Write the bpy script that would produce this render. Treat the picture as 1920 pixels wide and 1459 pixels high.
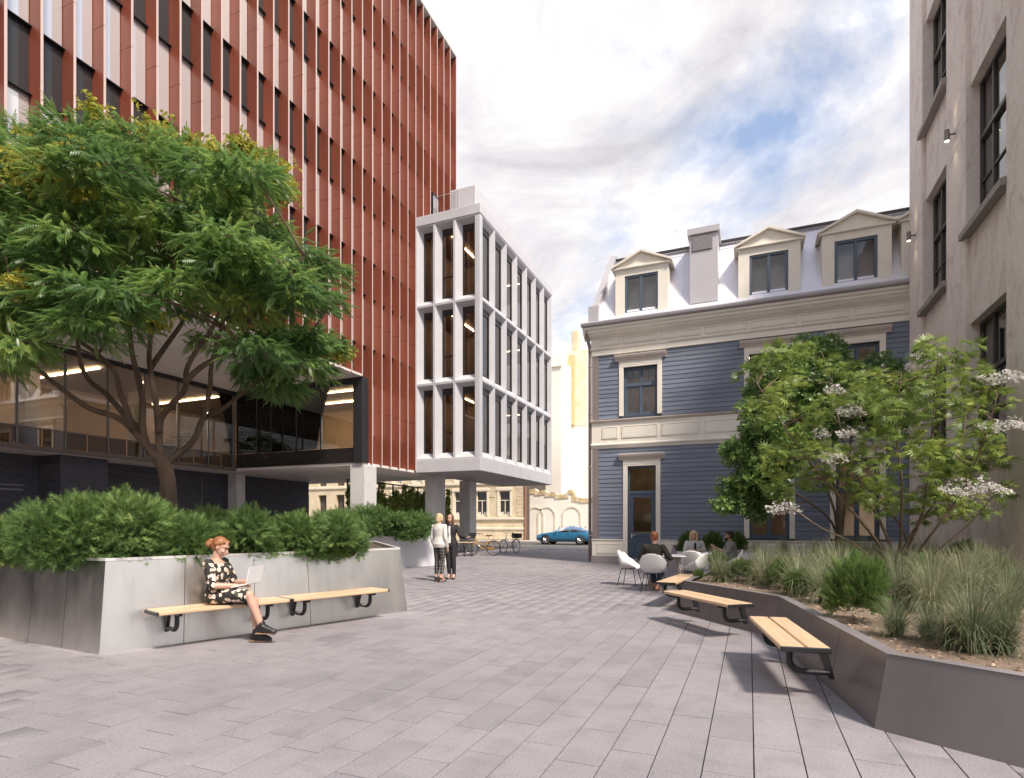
import bpy, math, random
import numpy as np
from mathutils import Vector, Matrix
random.seed(7); RNG = np.random.default_rng(7)
R = math.radians
for o in list(bpy.data.objects): bpy.data.objects.remove(o)
SC = bpy.context.scene
COL = SC.collection
# ---------------------------------------------------------------- camera
# world axes follow the street grid: +Y runs along the red facade, +X across the plaza
FPX, HX, HY, CAMH = 1076.0, 960.0, 985.0, 1.42
YAW = math.atan(445 / FPX); CY, SY = math.cos(YAW), math.sin(YAW)
cd = bpy.data.cameras.new('camera'); cam = bpy.data.objects.new('camera', cd); COL.objects.link(cam)
cam.location = (0, 0, CAMH); cam.rotation_euler = (R(90), 0, YAW)
cd.sensor_fit = 'HORIZONTAL'; cd.sensor_width = 36; cd.lens = 36 * FPX / 1920
cd.shift_y = (HY - 729.5) / 1920; cd.clip_start = 0.05; cd.clip_end = 2000
SC.camera = cam
# ---------------------------------------------------------------- light
SUN_EL, SUN_AZ = R(52), (0.83, -0.558)
W = bpy.data.worlds.new('World'); SC.world = W; W.use_nodes = True
nt = W.node_tree; nt.nodes.clear()
def N(t, kind, **kw):
    n = t.nodes.new(kind)
    for k, v in kw.items(): setattr(n, k, v)
    return n
def L(t, a, b): t.links.new(a, b)
def M_(t, op, a, b=None, clamp=False):
    n = N(t, 'ShaderNodeMath', operation=op, use_clamp=clamp)
    for i, x in enumerate((a, b)):
        if x is None: continue
        if isinstance(x, (int, float)): n.inputs[i].default_value = x
        else: L(t, x, n.inputs[i])
    return n.outputs[0]
sky = N(nt, 'ShaderNodeTexSky', sky_type='NISHITA', sun_disc=False)
sky.sun_elevation = SUN_EL; sky.sun_rotation = math.atan2(SUN_AZ[0], SUN_AZ[1])
sky.air_density = 1.0; sky.dust_density = 0.6
tc = N(nt, 'ShaderNodeTexCoord'); sp = N(nt, 'ShaderNodeSeparateXYZ'); L(nt, tc.outputs['Generated'], sp.inputs[0])
den = M_(nt, 'ADD', M_(nt, 'MAXIMUM', sp.outputs[2], 0.0), 0.22)
cb = N(nt, 'ShaderNodeCombineXYZ')
L(nt, M_(nt, 'DIVIDE', sp.outputs[0], den), cb.inputs[0]); L(nt, M_(nt, 'DIVIDE', sp.outputs[1], den), cb.inputs[1])
cb.inputs[2].default_value = 0.0
CLOUD_OFF = (3.724, 1.226, 0.4)
mp = N(nt, 'ShaderNodeMapping'); mp.inputs['Location'].default_value = CLOUD_OFF; L(nt, cb.outputs[0], mp.inputs[0])
n1 = N(nt, 'ShaderNodeTexNoise'); n1.inputs['Scale'].default_value = 1.15; n1.inputs['Detail'].default_value = 9; n1.inputs['Roughness'].default_value = 0.58; n1.inputs['Distortion'].default_value = 0.35
L(nt, mp.outputs[0], n1.inputs['Vector'])
r1 = N(nt, 'ShaderNodeValToRGB'); r1.color_ramp.elements[0].position = 0.345; r1.color_ramp.elements[1].position = 0.455; r1.color_ramp.elements[0].color = (.16, .16, .16, 1)
L(nt, n1.outputs[0], r1.inputs[0])
n2 = N(nt, 'ShaderNodeTexNoise'); n2.inputs['Scale'].default_value = 2.4; n2.inputs['Detail'].default_value = 10; n2.inputs['Roughness'].default_value = 0.62; n2.inputs['Distortion'].default_value = 0.6
L(nt, mp.outputs[0], n2.inputs['Vector'])
r2 = N(nt, 'ShaderNodeValToRGB'); r2.color_ramp.elements[0].position = 0.34; r2.color_ramp.elements[1].position = 0.70
r2.color_ramp.elements[0].color = (2.9, 2.82, 2.98, 1); r2.color_ramp.elements[1].color = (6.6, 6.42, 6.25, 1); _e = r2.color_ramp.elements.new(.53); _e.color = (4.3, 4.18, 4.25, 1)
L(nt, n2.outputs[0], r2.inputs[0])
mx = N(nt, 'ShaderNodeMix', data_type='RGBA'); L(nt, r1.outputs[0], mx.inputs['Factor']); L(nt, sky.outputs[0], mx.inputs['A']); L(nt, r2.outputs[0], mx.inputs['B'])
bg = N(nt, 'ShaderNodeBackground'); bg.inputs[1].default_value = 0.15; L(nt, mx.outputs['Result'], bg.inputs[0])
wo = N(nt, 'ShaderNodeOutputWorld'); L(nt, bg.outputs[0], wo.inputs[0])
sd = bpy.data.lights.new('sun', 'SUN'); sd.energy = 3.4; sd.angle = R(8); sd.color = (1.0, 0.90, 0.78)
sun = bpy.data.objects.new('sun', sd); COL.objects.link(sun)
_d = Vector((SUN_AZ[0] * math.cos(SUN_EL), SUN_AZ[1] * math.cos(SUN_EL), math.sin(SUN_EL)))
sun.rotation_euler = _d.to_track_quat('Z', 'Y').to_euler(); sun.location = _d * 60
vs = SC.view_settings; vs.view_transform = 'Standard'; vs.look = 'None'; vs.gamma = 1; vs.exposure = 0.72; vs.use_curve_mapping = False
SC.render.engine = 'CYCLES'
try:
    SC.cycles.use_denoising = True; SC.cycles.denoiser = 'OPENIMAGEDENOISE'
    SC.cycles.max_bounces = 7; SC.cycles.transparent_max_bounces = 12; SC.cycles.sample_clamp_indirect = 6
except Exception: pass
# ---------------------------------------------------------------- pixel -> place helpers
def ray(px):
    r = (px - HX) / FPX; return r * CY - SY, r * SY + CY
def at(px, py, Y):                     # a point at depth Y in front of the camera
    a = ray(px); return Vector((a[0] * Y, a[1] * Y, CAMH - (py - HY) / FPX * Y))
def gnd(px, py, z=0.0):                # a point on the level z
    Y = FPX * (CAMH - z) / (py - HY); a = ray(px); return Vector((a[0] * Y, a[1] * Y, z))
def onx(px, py, x):                    # a point on the wall plane X = x
    a = ray(px); return at(px, py, x / a[0])
def ony(px, py, y):
    a = ray(px); return at(px, py, y / a[1])
# ---------------------------------------------------------------- mesh helpers
class MB:
    def __init__(s): s.v = []; s.f = []; s.m = []
    def add(s, vs, fs, m=0):
        b = len(s.v); s.v += [tuple(p) for p in vs]; s.f += [tuple(b + i for i in f) for f in fs]; s.m += [m] * len(fs); return s
    def box(s, x0, x1, y0, y1, z0, z1, m=0):
        vs = [(x, y, z) for z in (z0, z1) for y in (y0, y1) for x in (x0, x1)]
        return s.add(vs, [(0, 2, 3, 1), (4, 5, 7, 6), (0, 1, 5, 4), (2, 6, 7, 3), (0, 4, 6, 2), (1, 3, 7, 5)], m)
    def cbox(s, x0, x1, y0, y1, z0, z1, b=.006, m=0):        # box with chamfered edges
        xs, ys, zs = (x0, x1), (y0, y1), (z0, z1); vs = []; idx = {}
        for i in (0, 1):
            for j in (0, 1):
                for k in (0, 1):
                    sx, sy, sz = (1, -1)[i], (1, -1)[j], (1, -1)[k]
                    for a in range(3):
                        p = [xs[i], ys[j], zs[k]]
                        if a != 0: p[0] += sx * b
                        if a != 1: p[1] += sy * b
                        if a != 2: p[2] += sz * b
                        idx[i, j, k, a] = len(vs); vs.append(p)
        fs = []
        for i in (0, 1): fs.append([idx[i, j, k, 0] for j, k in ((0, 0), (1, 0), (1, 1), (0, 1))])
        for j in (0, 1): fs.append([idx[i, j, k, 1] for i, k in ((0, 0), (0, 1), (1, 1), (1, 0))])
        for k in (0, 1): fs.append([idx[i, j, k, 2] for i, j in ((0, 0), (1, 0), (1, 1), (0, 1))])
        for i in (0, 1):
            for j in (0, 1): fs.append([idx[i, j, 0, 0], idx[i, j, 1, 0], idx[i, j, 1, 1], idx[i, j, 0, 1]])
        for i in (0, 1):
            for k in (0, 1): fs.append([idx[i, 0, k, 0], idx[i, 1, k, 0], idx[i, 1, k, 2], idx[i, 0, k, 2]])
        for j in (0, 1):
            for k in (0, 1): fs.append([idx[0, j, k, 1], idx[1, j, k, 1], idx[1, j, k, 2], idx[0, j, k, 2]])
        for i in (0, 1):
            for j in (0, 1):
                for k in (0, 1): fs.append([idx[i, j, k, a] for a in range(3)])
        return s.add(vs, fs, m)
    def hexa(s, p, m=0):               # 8 corners: bottom ring 0-3, top ring 4-7
        return s.add(p, [(3, 2, 1, 0), (4, 5, 6, 7), (0, 1, 5, 4), (1, 2, 6, 5), (2, 3, 7, 6), (3, 0, 4, 7)], m)
    def prism(s, pts, axis, a, b, m=0):  # polygon extruded along an axis
        def P(q, t):
            return {'x': (t, q[0], q[1]), 'y': (q[0], t, q[1]), 'z': (q[0], q[1], t)}[axis]
        n = len(pts); vs = [P(q, a) for q in pts] + [P(q, b) for q in pts]
        fs = [tuple(range(n)), tuple(range(2 * n - 1, n - 1, -1))] + [(i, i + n, (i + 1) % n + n, (i + 1) % n) for i in range(n)]
        return s.add(vs, fs, m)
    def tube(s, pts, r, n=8, m=0, cap=True):
        pts = [Vector(p) for p in pts]; rs = r if isinstance(r, (list, tuple)) else [r] * len(pts)
        rings = []; up = None; base = len(s.v); k = len(pts)
        for i, p in enumerate(pts):
            t = (pts[min(i + 1, k - 1)] - pts[max(i - 1, 0)])
            t = t.normalized() if t.length > 1e-9 else Vector((0, 0, 1))
            if up is None:
                up = t.orthogonal().normalized()
            else:
                up = up - t * up.dot(t); up = up.normalized() if up.length > 1e-6 else t.orthogonal().normalized()
            w = t.cross(up)
            for j in range(n):
                a = 2 * math.pi * j / n
                q = p + (up * math.cos(a) + w * math.sin(a)) * rs[i]; s.v.append(tuple(q))
        for i in range(k - 1):
            for j in range(n):
                a = base + i * n + j; b = base + i * n + (j + 1) % n
                s.f.append((a, b, b + n, a + n)); s.m.append(m)
        if cap:
            s.f.append(tuple(base + j for j in range(n - 1, -1, -1))); s.m.append(m)
            s.f.append(tuple(base + (k - 1) * n + j for j in range(n))); s.m.append(m)
        return s
    def lathe(s, prof, n=20, c=(0, 0, 0), axis='z', m=0):
        b = len(s.v); k = len(prof)
        for (r, h) in prof:
            for j in range(n):
                a = 2 * math.pi * j / n; x, y = r * math.cos(a), r * math.sin(a)
                q = {'z': (x, y, h), 'x': (h, x, y), 'y': (x, h, y)}[axis]
                s.v.append((q[0] + c[0], q[1] + c[1], q[2] + c[2]))
        for i in range(k - 1):
            for j in range(n):
                s.f.append((b + i * n + j, b + i * n + (j + 1) % n, b + (i + 1) * n + (j + 1) % n, b + (i + 1) * n + j)); s.m.append(m)
        return s
    def ball(s, c, r, n=10, m=0):
        rx, ry, rz = r if isinstance(r, (tuple, list)) else (r, r, r)
        k = n // 2 + 1; b = len(s.v)
        for i in range(k + 1):
            t = math.pi * i / k
            for j in range(n):
                a = 2 * math.pi * j / n
                s.v.append((c[0] + rx * math.sin(t) * math.cos(a), c[1] + ry * math.sin(t) * math.sin(a), c[2] + rz * math.cos(t)))
        for i in range(k):
            for j in range(n):
                s.f.append((b + i * n + j, b + (i + 1) * n + j, b + (i + 1) * n + (j + 1) % n, b + i * n + (j + 1) % n)); s.m.append(m)
        return s
    def loft(s, rings, m=0):            # rings: equal lists of points, capped
        b = len(s.v); n = len(rings[0])
        for r in rings: s.v += [tuple(p) for p in r]
        for i in range(len(rings) - 1):
            for j in range(n):
                s.f.append((b + i * n + j, b + i * n + (j + 1) % n, b + (i + 1) * n + (j + 1) % n, b + (i + 1) * n + j)); s.m.append(m)
        e = b + (len(rings) - 1) * n
        s.f.append(tuple(b + j for j in range(n - 1, -1, -1))); s.f.append(tuple(e + j for j in range(n))); s.m += [m, m]
        return s
    def mesh(s, name, mats, smooth=False):
        me = bpy.data.meshes.new(name); me.from_pydata(s.v, [], s.f)
        mats = mats if isinstance(mats, (list, tuple)) else [mats]
        for x in mats: me.materials.append(x)
        if len(mats) > 1: me.polygons.foreach_set('material_index', s.m)
        if smooth: me.polygons.foreach_set('use_smooth', [True] * len(s.f))
        me.validate(); me.update(); return me
    def build(s, name, mats, parent=None, smooth=False):
        return obj(name, s.mesh(name, mats, smooth), parent)
def obj(name, data, parent=None, loc=None, rz=None):
    o = bpy.data.objects.new(name, data); COL.objects.link(o)
    if parent is not None: o.parent = parent
    if loc is not None: o.location = loc
    if rz is not None: o.rotation_euler = (0, 0, rz)
    return o
def tag(o, label=None, cat=None, group=None, kind=None):
    for k, v in (('label', label), ('category', cat), ('group', group), ('kind', kind)):
        if v: o[k] = v
    return o
def thing(name, label, cat, loc=(0, 0, 0), rz=0, group=None):
    return tag(obj(name, None, None, loc, rz), label, cat, group)
def struct(name, mb, m, parent=None):
    o = mb.build(name, m, parent); o['kind'] = 'structure'; return o
def np_mesh(name, V, F, mats, tint=None, midx=None, smooth=False):   # big arrays; F is (n,3) or (n,4)
    me = bpy.data.meshes.new(name); V = np.asarray(V, np.float32); F = np.asarray(F, np.int32); n, k = F.shape
    me.vertices.add(len(V)); me.vertices.foreach_set('co', V.ravel())
    me.loops.add(n * k); me.loops.foreach_set('vertex_index', F.ravel())
    me.polygons.add(n); me.polygons.foreach_set('loop_start', np.arange(0, n * k, k, dtype=np.int32))
    try: me.polygons.foreach_set('loop_total', np.full(n, k, np.int32))
    except Exception: pass
    for x in (mats if isinstance(mats, (list, tuple)) else [mats]): me.materials.append(x)
    if midx is not None: me.polygons.foreach_set('material_index', np.asarray(midx, np.int32))
    if smooth: me.polygons.foreach_set('use_smooth', np.ones(n, bool))
    if tint is not None:
        a = me.attributes.new('tint', 'FLOAT', 'POINT'); a.data.foreach_set('value', np.asarray(tint, np.float32))
    me.update(calc_edges=True); return me
def copy_tree(o, parent=None):
    c = o.copy(); COL.objects.link(c)
    if parent is not None: c.parent = parent
    for ch in list(o.children): copy_tree(ch, c)
    return c
# ---------------------------------------------------------------- materials
def new_mat(name):
    m = bpy.data.materials.new(name); m.use_nodes = True; t = m.node_tree
    return m, t, t.nodes['Principled BSDF']
def rgb(c): return (c[0], c[1], c[2], 1.0)
def scl(c, k): return tuple(min(1.0, x * k) for x in c)
def noise(t, vec, scale, detail=5, rough=.55, dist=0):
    n = N(t, 'ShaderNodeTexNoise'); n.inputs['Scale'].default_value = scale; n.inputs['Detail'].default_value = detail
    n.inputs['Roughness'].default_value = rough; n.inputs['Distortion'].default_value = dist
    if vec is not None: L(t, vec, n.inputs['Vector'])
    return n.outputs[0]
def ramp(t, fac, stops):
    n = N(t, 'ShaderNodeValToRGB'); e = n.color_ramp.elements
    while len(e) < len(stops): e.new(.5)
    for i, (p, c) in enumerate(stops):
        e[i].position = p; e[i].color = rgb(c) if len(c) == 3 else c
    L(t, fac, n.inputs[0]); return n.outputs[0]
def pm(name, col, rough=.6, metal=0.0, var=.12, scale=3.0, bump=0.0, bscale=60, spec=.5, objr=0.0, stretch=(1, 1, 1), rvar=.08, coat=0.0, aniso=False):
    m, t, p = new_mat(name)
    tc = N(t, 'ShaderNodeTexCoord'); mp = N(t, 'ShaderNodeMapping'); L(t, tc.outputs['Object'], mp.inputs[0]); mp.inputs['Scale'].default_value = stretch
    vec = mp.outputs[0]
    if objr:
        oi = N(t, 'ShaderNodeObjectInfo'); va = N(t, 'ShaderNodeVectorMath', operation='ADD'); sc_ = M_(t, 'MULTIPLY', oi.outputs['Random'], 97.0)
        cx = N(t, 'ShaderNodeCombineXYZ'); L(t, sc_, cx.inputs[0]); L(t, sc_, cx.inputs[1]); L(t, vec, va.inputs[0]); L(t, cx.outputs[0], va.inputs[1]); vec = va.outputs[0]
    n = noise(t, vec, scale, 6)
    c = ramp(t, n, [(.3, scl(col, 1 - var)), (.7, scl(col, 1 + var))])
    if objr:
        hs = N(t, 'ShaderNodeHueSaturation'); L(t, c, hs.inputs['Color'])
        L(t, M_(t, 'ADD', M_(t, 'MULTIPLY', oi.outputs['Random'], 2 * objr), 1 - objr), hs.inputs['Value']); c = hs.outputs[0]
    L(t, c, p.inputs['Base Color'])
    p.inputs['Metallic'].default_value = metal; p.inputs['Specular IOR Level'].default_value = spec
    L(t, M_(t, 'ADD', M_(t, 'MULTIPLY', M_(t, 'SUBTRACT', n, .5), rvar * 2), rough, True), p.inputs['Roughness'])
    if coat: p.inputs['Coat Weight'].default_value = coat; p.inputs['Coat Roughness'].default_value = .06
    if bump:
        b = N(t, 'ShaderNodeBump'); b.inputs['Strength'].default_value = bump; b.inputs['Distance'].default_value = .01
        L(t, noise(t, vec, bscale, 5, .6), b.inputs['Height']); L(t, b.outputs[0], p.inputs['Normal'])
    return m
def glass(name, tint=(.9, .93, .95), refl=.12, dark=0.0, rough=.01):
    m, t, p = new_mat(name); t.nodes.remove(p); out = t.nodes['Material Output']
    tr = N(t, 'ShaderNodeBsdfTransparent'); tr.inputs[0].default_value = rgb(scl(tint, 1 - dark))
    gl = N(t, 'ShaderNodeBsdfGlossy'); gl.inputs['Roughness'].default_value = rough; gl.inputs[0].default_value = (1, 1, 1, 1)
    fr = N(t, 'ShaderNodeFresnel'); fr.inputs[0].default_value = 1.5
    f = M_(t, 'ADD', M_(t, 'MULTIPLY', fr.outputs[0], 1 - refl), refl, True)
    mx = N(t, 'ShaderNodeMixShader'); L(t, f, mx.inputs[0]); L(t, tr.outputs[0], mx.inputs[1]); L(t, gl.outputs[0], mx.inputs[2]); L(t, mx.outputs[0], out.inputs[0])
    return m
def opaque_glass(name, col, refl=.35, rough=.04):
    m, t, p = new_mat(name); p.inputs['Base Color'].default_value = rgb(col); p.inputs['Roughness'].default_value = .7
    out = t.nodes['Material Output']; gl = N(t, 'ShaderNodeBsdfGlossy'); gl.inputs['Roughness'].default_value = rough
    fr = N(t, 'ShaderNodeFresnel'); fr.inputs[0].default_value = 1.5
    f = M_(t, 'ADD', M_(t, 'MULTIPLY', fr.outputs[0], 1 - refl), refl, True)
    mx = N(t, 'ShaderNodeMixShader'); L(t, f, mx.inputs[0]); L(t, p.outputs[0], mx.inputs[1]); L(t, gl.outputs[0], mx.inputs[2]); L(t, mx.outputs[0], out.inputs[0])
    return m
def emit(name, col, st):
    m, t, p = new_mat(name); p.inputs['Base Color'].default_value = rgb(col); p.inputs['Emission Color'].default_value = rgb(col); p.inputs['Emission Strength'].default_value = st; return m
def leafmat(name, stops, trans=.35, rough=.5, spec=.3):
    m, t, p = new_mat(name); out = t.nodes['Material Output']
    a = N(t, 'ShaderNodeAttribute', attribute_name='tint'); c = ramp(t, a.outputs['Fac'], stops)
    L(t, c, p.inputs['Base Color']); p.inputs['Roughness'].default_value = rough; p.inputs['Specular IOR Level'].default_value = spec
    tl = N(t, 'ShaderNodeBsdfTranslucent'); L(t, c, tl.inputs[0]); mx = N(t, 'ShaderNodeMixShader'); mx.inputs[0].default_value = trans
    L(t, p.outputs[0], mx.inputs[1]); L(t, tl.outputs[0], mx.inputs[2]); L(t, mx.outputs[0], out.inputs[0]); return m
# ================================================================ ground
def stone_paver(name, use_attr):
    m, t, p = new_mat(name); tc = N(t, 'ShaderNodeTexCoord'); geo = N(t, 'ShaderNodeNewGeometry')
    if use_attr:
        a = N(t, 'ShaderNodeAttribute', attribute_name='tint'); rnd = a.outputs['Fac']
    else:
        a = N(t, 'ShaderNodeObjectInfo'); rnd = a.outputs['Random']
    pos = geo.outputs['Position']
    base = ramp(t, rnd, [(0, (.305, .292, .302)), (.06, (.33, .317, .322)), (.14, (.352, .338, .34)), (.55, (.372, .355, .354)), (.8, (.385, .364, .36)), (1, (.362, .35, .352))])
    sp = ramp(t, noise(t, pos, 75, 6, .85), [(.28, (.48, .48, .50)), (.47, (1, 1, 1)), (.72, (1.45, 1.43, 1.42))])
    bl = ramp(t, noise(t, pos, 3.2, 6, .6, .4), [(.28, (.84, .83, .84)), (.5, (1, 1, 1)), (.72, (1.08, 1.07, 1.06))])
    gr = ramp(t, noise(t, pos, .35, 4, .5), [(.35, (.88, .88, .89)), (.65, (1.05, 1.05, 1.05))])
    def mul(x, y):
        q = N(t, 'ShaderNodeMix', data_type='RGBA', blend_type='MULTIPLY'); q.inputs['Factor'].default_value = 1; L(t, x, q.inputs['A']); L(t, y, q.inputs['B']); return q.outputs['Result']
    st = ramp(t, noise(t, pos, 38, 2, .5), [(.24, (.50, .48, .47)), (.31, (1, 1, 1))])     # small dark spots and chips
    L(t, mul(mul(mul(mul(mul(base, sp), bl), gr), st), ramp(t, rnd, [(0, (.72, .702, .735)), (1, (.72, .702, .735))])), p.inputs['Base Color'])
    p.inputs['Roughness'].default_value = .72; p.inputs['Specular IOR Level'].default_value = .35
    b = N(t, 'ShaderNodeBump'); b.inputs['Strength'].default_value = .35; b.inputs['Distance'].default_value = .004
    L(t, noise(t, pos, 160, 4, .7), b.inputs['Height']); L(t, b.outputs[0], p.inputs['Normal'])
    return m
M_PAVER = stone_paver('granite_paver', False); M_PFIELD = stone_paver('granite_paver_field', True)
M_JOINT = pm('joint_sand', (.075, .068, .065), .95, var=.3, scale=40)
M_ASPH = pm('asphalt', (.085, .08, .082), .85, var=.2, scale=6, bump=.3, bscale=200)
M_KERB = pm('kerb_stone', (.42, .39, .37), .8, var=.15, scale=6)
M_EARTH = pm('ground_earth', (.20, .18, .16), .95, var=.25, scale=.4)
struct('ground', MB().add([(-600, -400, -.30), (600, -400, -.30), (600, 900, -.30), (-600, 900, -.30)], [(0, 1, 2, 3)]), M_EARTH)
plaza = struct('plaza_pavement', MB().add([(-40, -12, -.022), (30, -12, -.022), (30, 32, -.022), (-40, 32, -.022)], [(0, 1, 2, 3)]), M_JOINT)
PW, PL, GAP = .279, .59, .0036
rows = range(int(-26 / PW), int(5.2 / PW))
U0 = .025
def paver_mesh(full):
    w, l, b = PW / 2 - GAP, PL / 2 - .0036, .0012
    mb = MB()
    top = [(-w + b, -l + b, 0), (w - b, -l + b, 0), (w - b, l - b, 0), (-w + b, l - b, 0)]
    mid = [(-w, -l, -b), (w, -l, -b), (w, l, -b), (-w, l, -b)]; bot = [(x, y, -.021) for x, y, z in mid]
    mb.add(top + mid + bot, [(0, 1, 2, 3)] + [(i + 4, (i + 1) % 4 + 4, (i + 1) % 4, i) for i in range(4)] + [(i + 8, (i + 1) % 4 + 8, (i + 1) % 4 + 4, i + 4) for i in range(4)])
    return mb
pav = []
rr = random.Random(3)
for k in rows:
    u = U0 + (k + .5) * PW; off = (3.631 + (k % 2) * .25 + rr.uniform(-.10, .10)) % PL
    for j in range(2, int(32 / PL)):
        v = off + j * PL
        if v > 31.6: continue
        # camera space
        xc, yc = u * CY + v * SY, -u * SY + v * CY
        if yc < 1.2 or abs(xc) > yc * 1.05 + 2.0: continue
        area = 1.0 / yc ** 3 if (yc > 2.55 and abs(xc) < yc * .90) else 0.0
        # hidden under the planters
        if (u > .75 + (6 - v) * .17 and v > 4.5 and v < 8) or (u < -6.3 and v > 4.4) or (u > .3 and v > 8.2): area = 0
        pav.append((area, u, v))
pav.sort(key=lambda q: -q[0])
pm_me = paver_mesh(True).mesh('paver', M_PAVER)
for a, u, v in pav[:300]:
    o = obj('paver', pm_me, plaza, (u, v, rr.uniform(-.0012, .0012))); o.rotation_euler = (rr.uniform(-.002, .002), rr.uniform(-.003, .003), rr.uniform(-.001, .001))
q = paver_mesh(False); bv = np.array(q.v, np.float32); bf = np.array([f for f in q.f], np.int32)
rest = pav[300:]; n = len(rest)
off = np.array([(u, v, 0) for a, u, v in rest], np.float32); off[:, 2] = RNG.uniform(-.0012, .0012, n)
Vv = (bv[None] + off[:, None]).reshape(-1, 3); Ff = (bf[None] + (np.arange(n) * len(bv))[:, None, None]).reshape(-1, 4)
fld = obj('paver_field', np_mesh('paver_field', Vv, Ff, M_PFIELD, np.repeat(RNG.random(n), len(bv))), plaza); fld['kind'] = 'stuff'
# road, kerbs and the far pavement
struct('road', MB().add([(-120, 32, -.06), (60, 32, -.06), (60, 46.4, -.06), (-120, 46.4, -.06)], [(0, 1, 2, 3)]), M_ASPH)
kb = struct('kerb', MB().box(-40, 30, 31.75, 32.0, -.2, .0), M_KERB)
struct('kerb_line_across_road', MB().cbox(-120, 60, 46.3, 46.6, -.2, .06, .015), M_KERB)
struct('pavement_across_road', MB().box(-120, 60, 46.6, 49.2, -.2, .055), pm('far_pavement', (.45, .42, .40), .85, var=.12, scale=2))
struct('road_marking', MB().box(-90, 40, 39.0, 39.12, -.057, -.053), pm('road_paint', (.75, .75, .74), .7, var=.15, scale=3))
# ================================================================ red finned office block
def brushed(name, col, rough, metal=.9):
    return pm(name, col, rough, metal, var=.10, scale=1.2, stretch=(1, 1, 1), rvar=.06)
def red_panel(name):
    m = pm(name, (.232, .060, .034), .48, .0, var=.16, scale=1.1, spec=.4, objr=.10, rvar=.1, stretch=(1, 1, .35)); return m
M_RED = red_panel('rust_red_panel')
M_FINEDGE = pm('sunlit_fin_edge', (.62, .47, .43), .45, var=.05)  # paler than the panel red to paint in sunlight on the front edges
M_PALEWIN = opaque_glass('sky_reflecting_pane', (.72, .71, .72), .50)  # pale base colour paints in the sky's reflection on the glass
M_DARKWIN = opaque_glass('dark_spandrel_pane', (.016, .014, .016), .0, .12)
M_DARKMET = pm('charcoal_metal', (.035, .035, .04), .45, .3, var=.1)
M_BLACKGL = glass('dark_vision_glass', (.86, .84, .80), .12)
M_SPANGL = glass('smoked_spandrel_glass', (.42, .39, .36), .10)
M_SOFFIT = pm('beige_soffit', (.78, .71, .66), .6, var=.06, scale=1)
M_WARMWALL = pm('warm_plaster', (.66, .52, .38), .8, var=.06)
M_ROOMGREY = pm('room_grey', (.30, .27, .25), .8, var=.1)
M_STRIP = emit('warm_strip_light', (1.0, .74, .46), 15)
M_CONC = pm('pale_concrete', (.62, .60, .59), .7, var=.07, scale=2.5, bump=.12, bscale=80)
M_NAVYBR = None
def brickmat(name, c1, c2, mortar, scale, bump=.4, rough=.8, axes='xz'):
    m, t, p = new_mat(name); tc = N(t, 'ShaderNodeTexCoord'); sp = N(t, 'ShaderNodeSeparateXYZ'); L(t, tc.outputs['Object'], sp.inputs[0]); cb = N(t, 'ShaderNodeCombineXYZ')
    L(t, sp.outputs['XYZ'.index(axes[0].upper())], cb.inputs[0]); L(t, sp.outputs[2], cb.inputs[1])
    b = N(t, 'ShaderNodeTexBrick'); b.inputs['Scale'].default_value = scale; b.inputs['Color1'].default_value = rgb(c1); b.inputs['Color2'].default_value = rgb(c2); b.inputs['Mortar'].default_value = rgb(mortar); b.inputs['Mortar Size'].default_value = .012
    L(t, cb.outputs[0], b.inputs['Vector']); L(t, b.outputs[0], p.inputs['Base Color']); p.inputs['Roughness'].default_value = rough
    bp = N(t, 'ShaderNodeBump'); bp.inputs['Strength'].default_value = bump; bp.inputs['Distance'].default_value = .01; L(t, b.outputs['Fac'], bp.inputs['Height']); bp.invert = True; L(t, bp.outputs[0], p.inputs['Normal'])
    return m
M_NAVYBR = brickmat('navy_brick', (.062, .060, .080), (.085, .083, .105), (.035, .034, .04), 3.4, axes='yz')
M_LOUV = pm('louvre_metal', (.22, .215, .235), .45, .4, var=.08)
red = thing('office_building', 'tall office block with rust red vertical fins and an overhanging upper mass', 'building', (-14.4, 23.11, 0))
# local frame: x = 0 at the outer fin edge (building runs to -x), y along the facade
Y1, Y0, YS, TOP, ZB, ZL = 3.96, -21.6, -3.91, 26.3, 7.43, 3.95
BAY = .667
mb = MB(); mb.box(-18, -.46, Y0 - 17, Y1, 7.52, TOP - .25); mb.build('upper_wall', M_DARKMET, red)  # runs on unseen behind the viewer, lengthened to darken the steel planter's reflections
MB().box(-18, -.02, Y0 - 17, YS - .1, 7.43, 7.515).build('soffit', M_SOFFIT, red)
MB().box(-18, -.44, Y0, Y1 + .02, TOP - .25, TOP).build('parapet', M_CONC, red)
MB().box(-.6, .012, Y0, Y1 + .03, TOP + .001, TOP + .14).build('coping', M_CONC, red)
mb = MB(); mb.box(-.56, -.46, YS + .35, Y1, 3.99, 7.515); mb.box(-6.9, -.56, YS + 5.2, Y1, 3.99, 7.515); mb.build('lower_wall', M_DARKMET, red)
# fins, one mesh per fin with panel joints
def fin_mesh(z0, name):
    mb = MB(); cuts = [z0] + [z for z in [6.2 + 3.65 * k for k in range(0, 6)] if z0 + .6 < z < TOP - .6] + [TOP]
    for a, b in zip(cuts[:-1], cuts[1:]):
        mb.box(-.43, -.004, -.028, .028, a + .006, b - .006, 0)
        mb.box(-.0039, .0, -.028, .028, a + .006, b - .006, 1)
    return mb.mesh(name, [M_RED, M_FINEDGE])
fin_hi, fin_lo = fin_mesh(ZB, 'fin_upper'), fin_mesh(ZL, 'fin_full')
s0 = 2.711; ks = []
k = -11
ys = []
while True:
    y = -(s0 + BAY * k); k += 1
    if y > Y1: continue
    if y < Y0: break
    ys.append(y)
for y in ys:
    lo = y > YS + .05
    obj('fin', fin_lo if lo else fin_hi, red, (0, y, 0))
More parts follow.
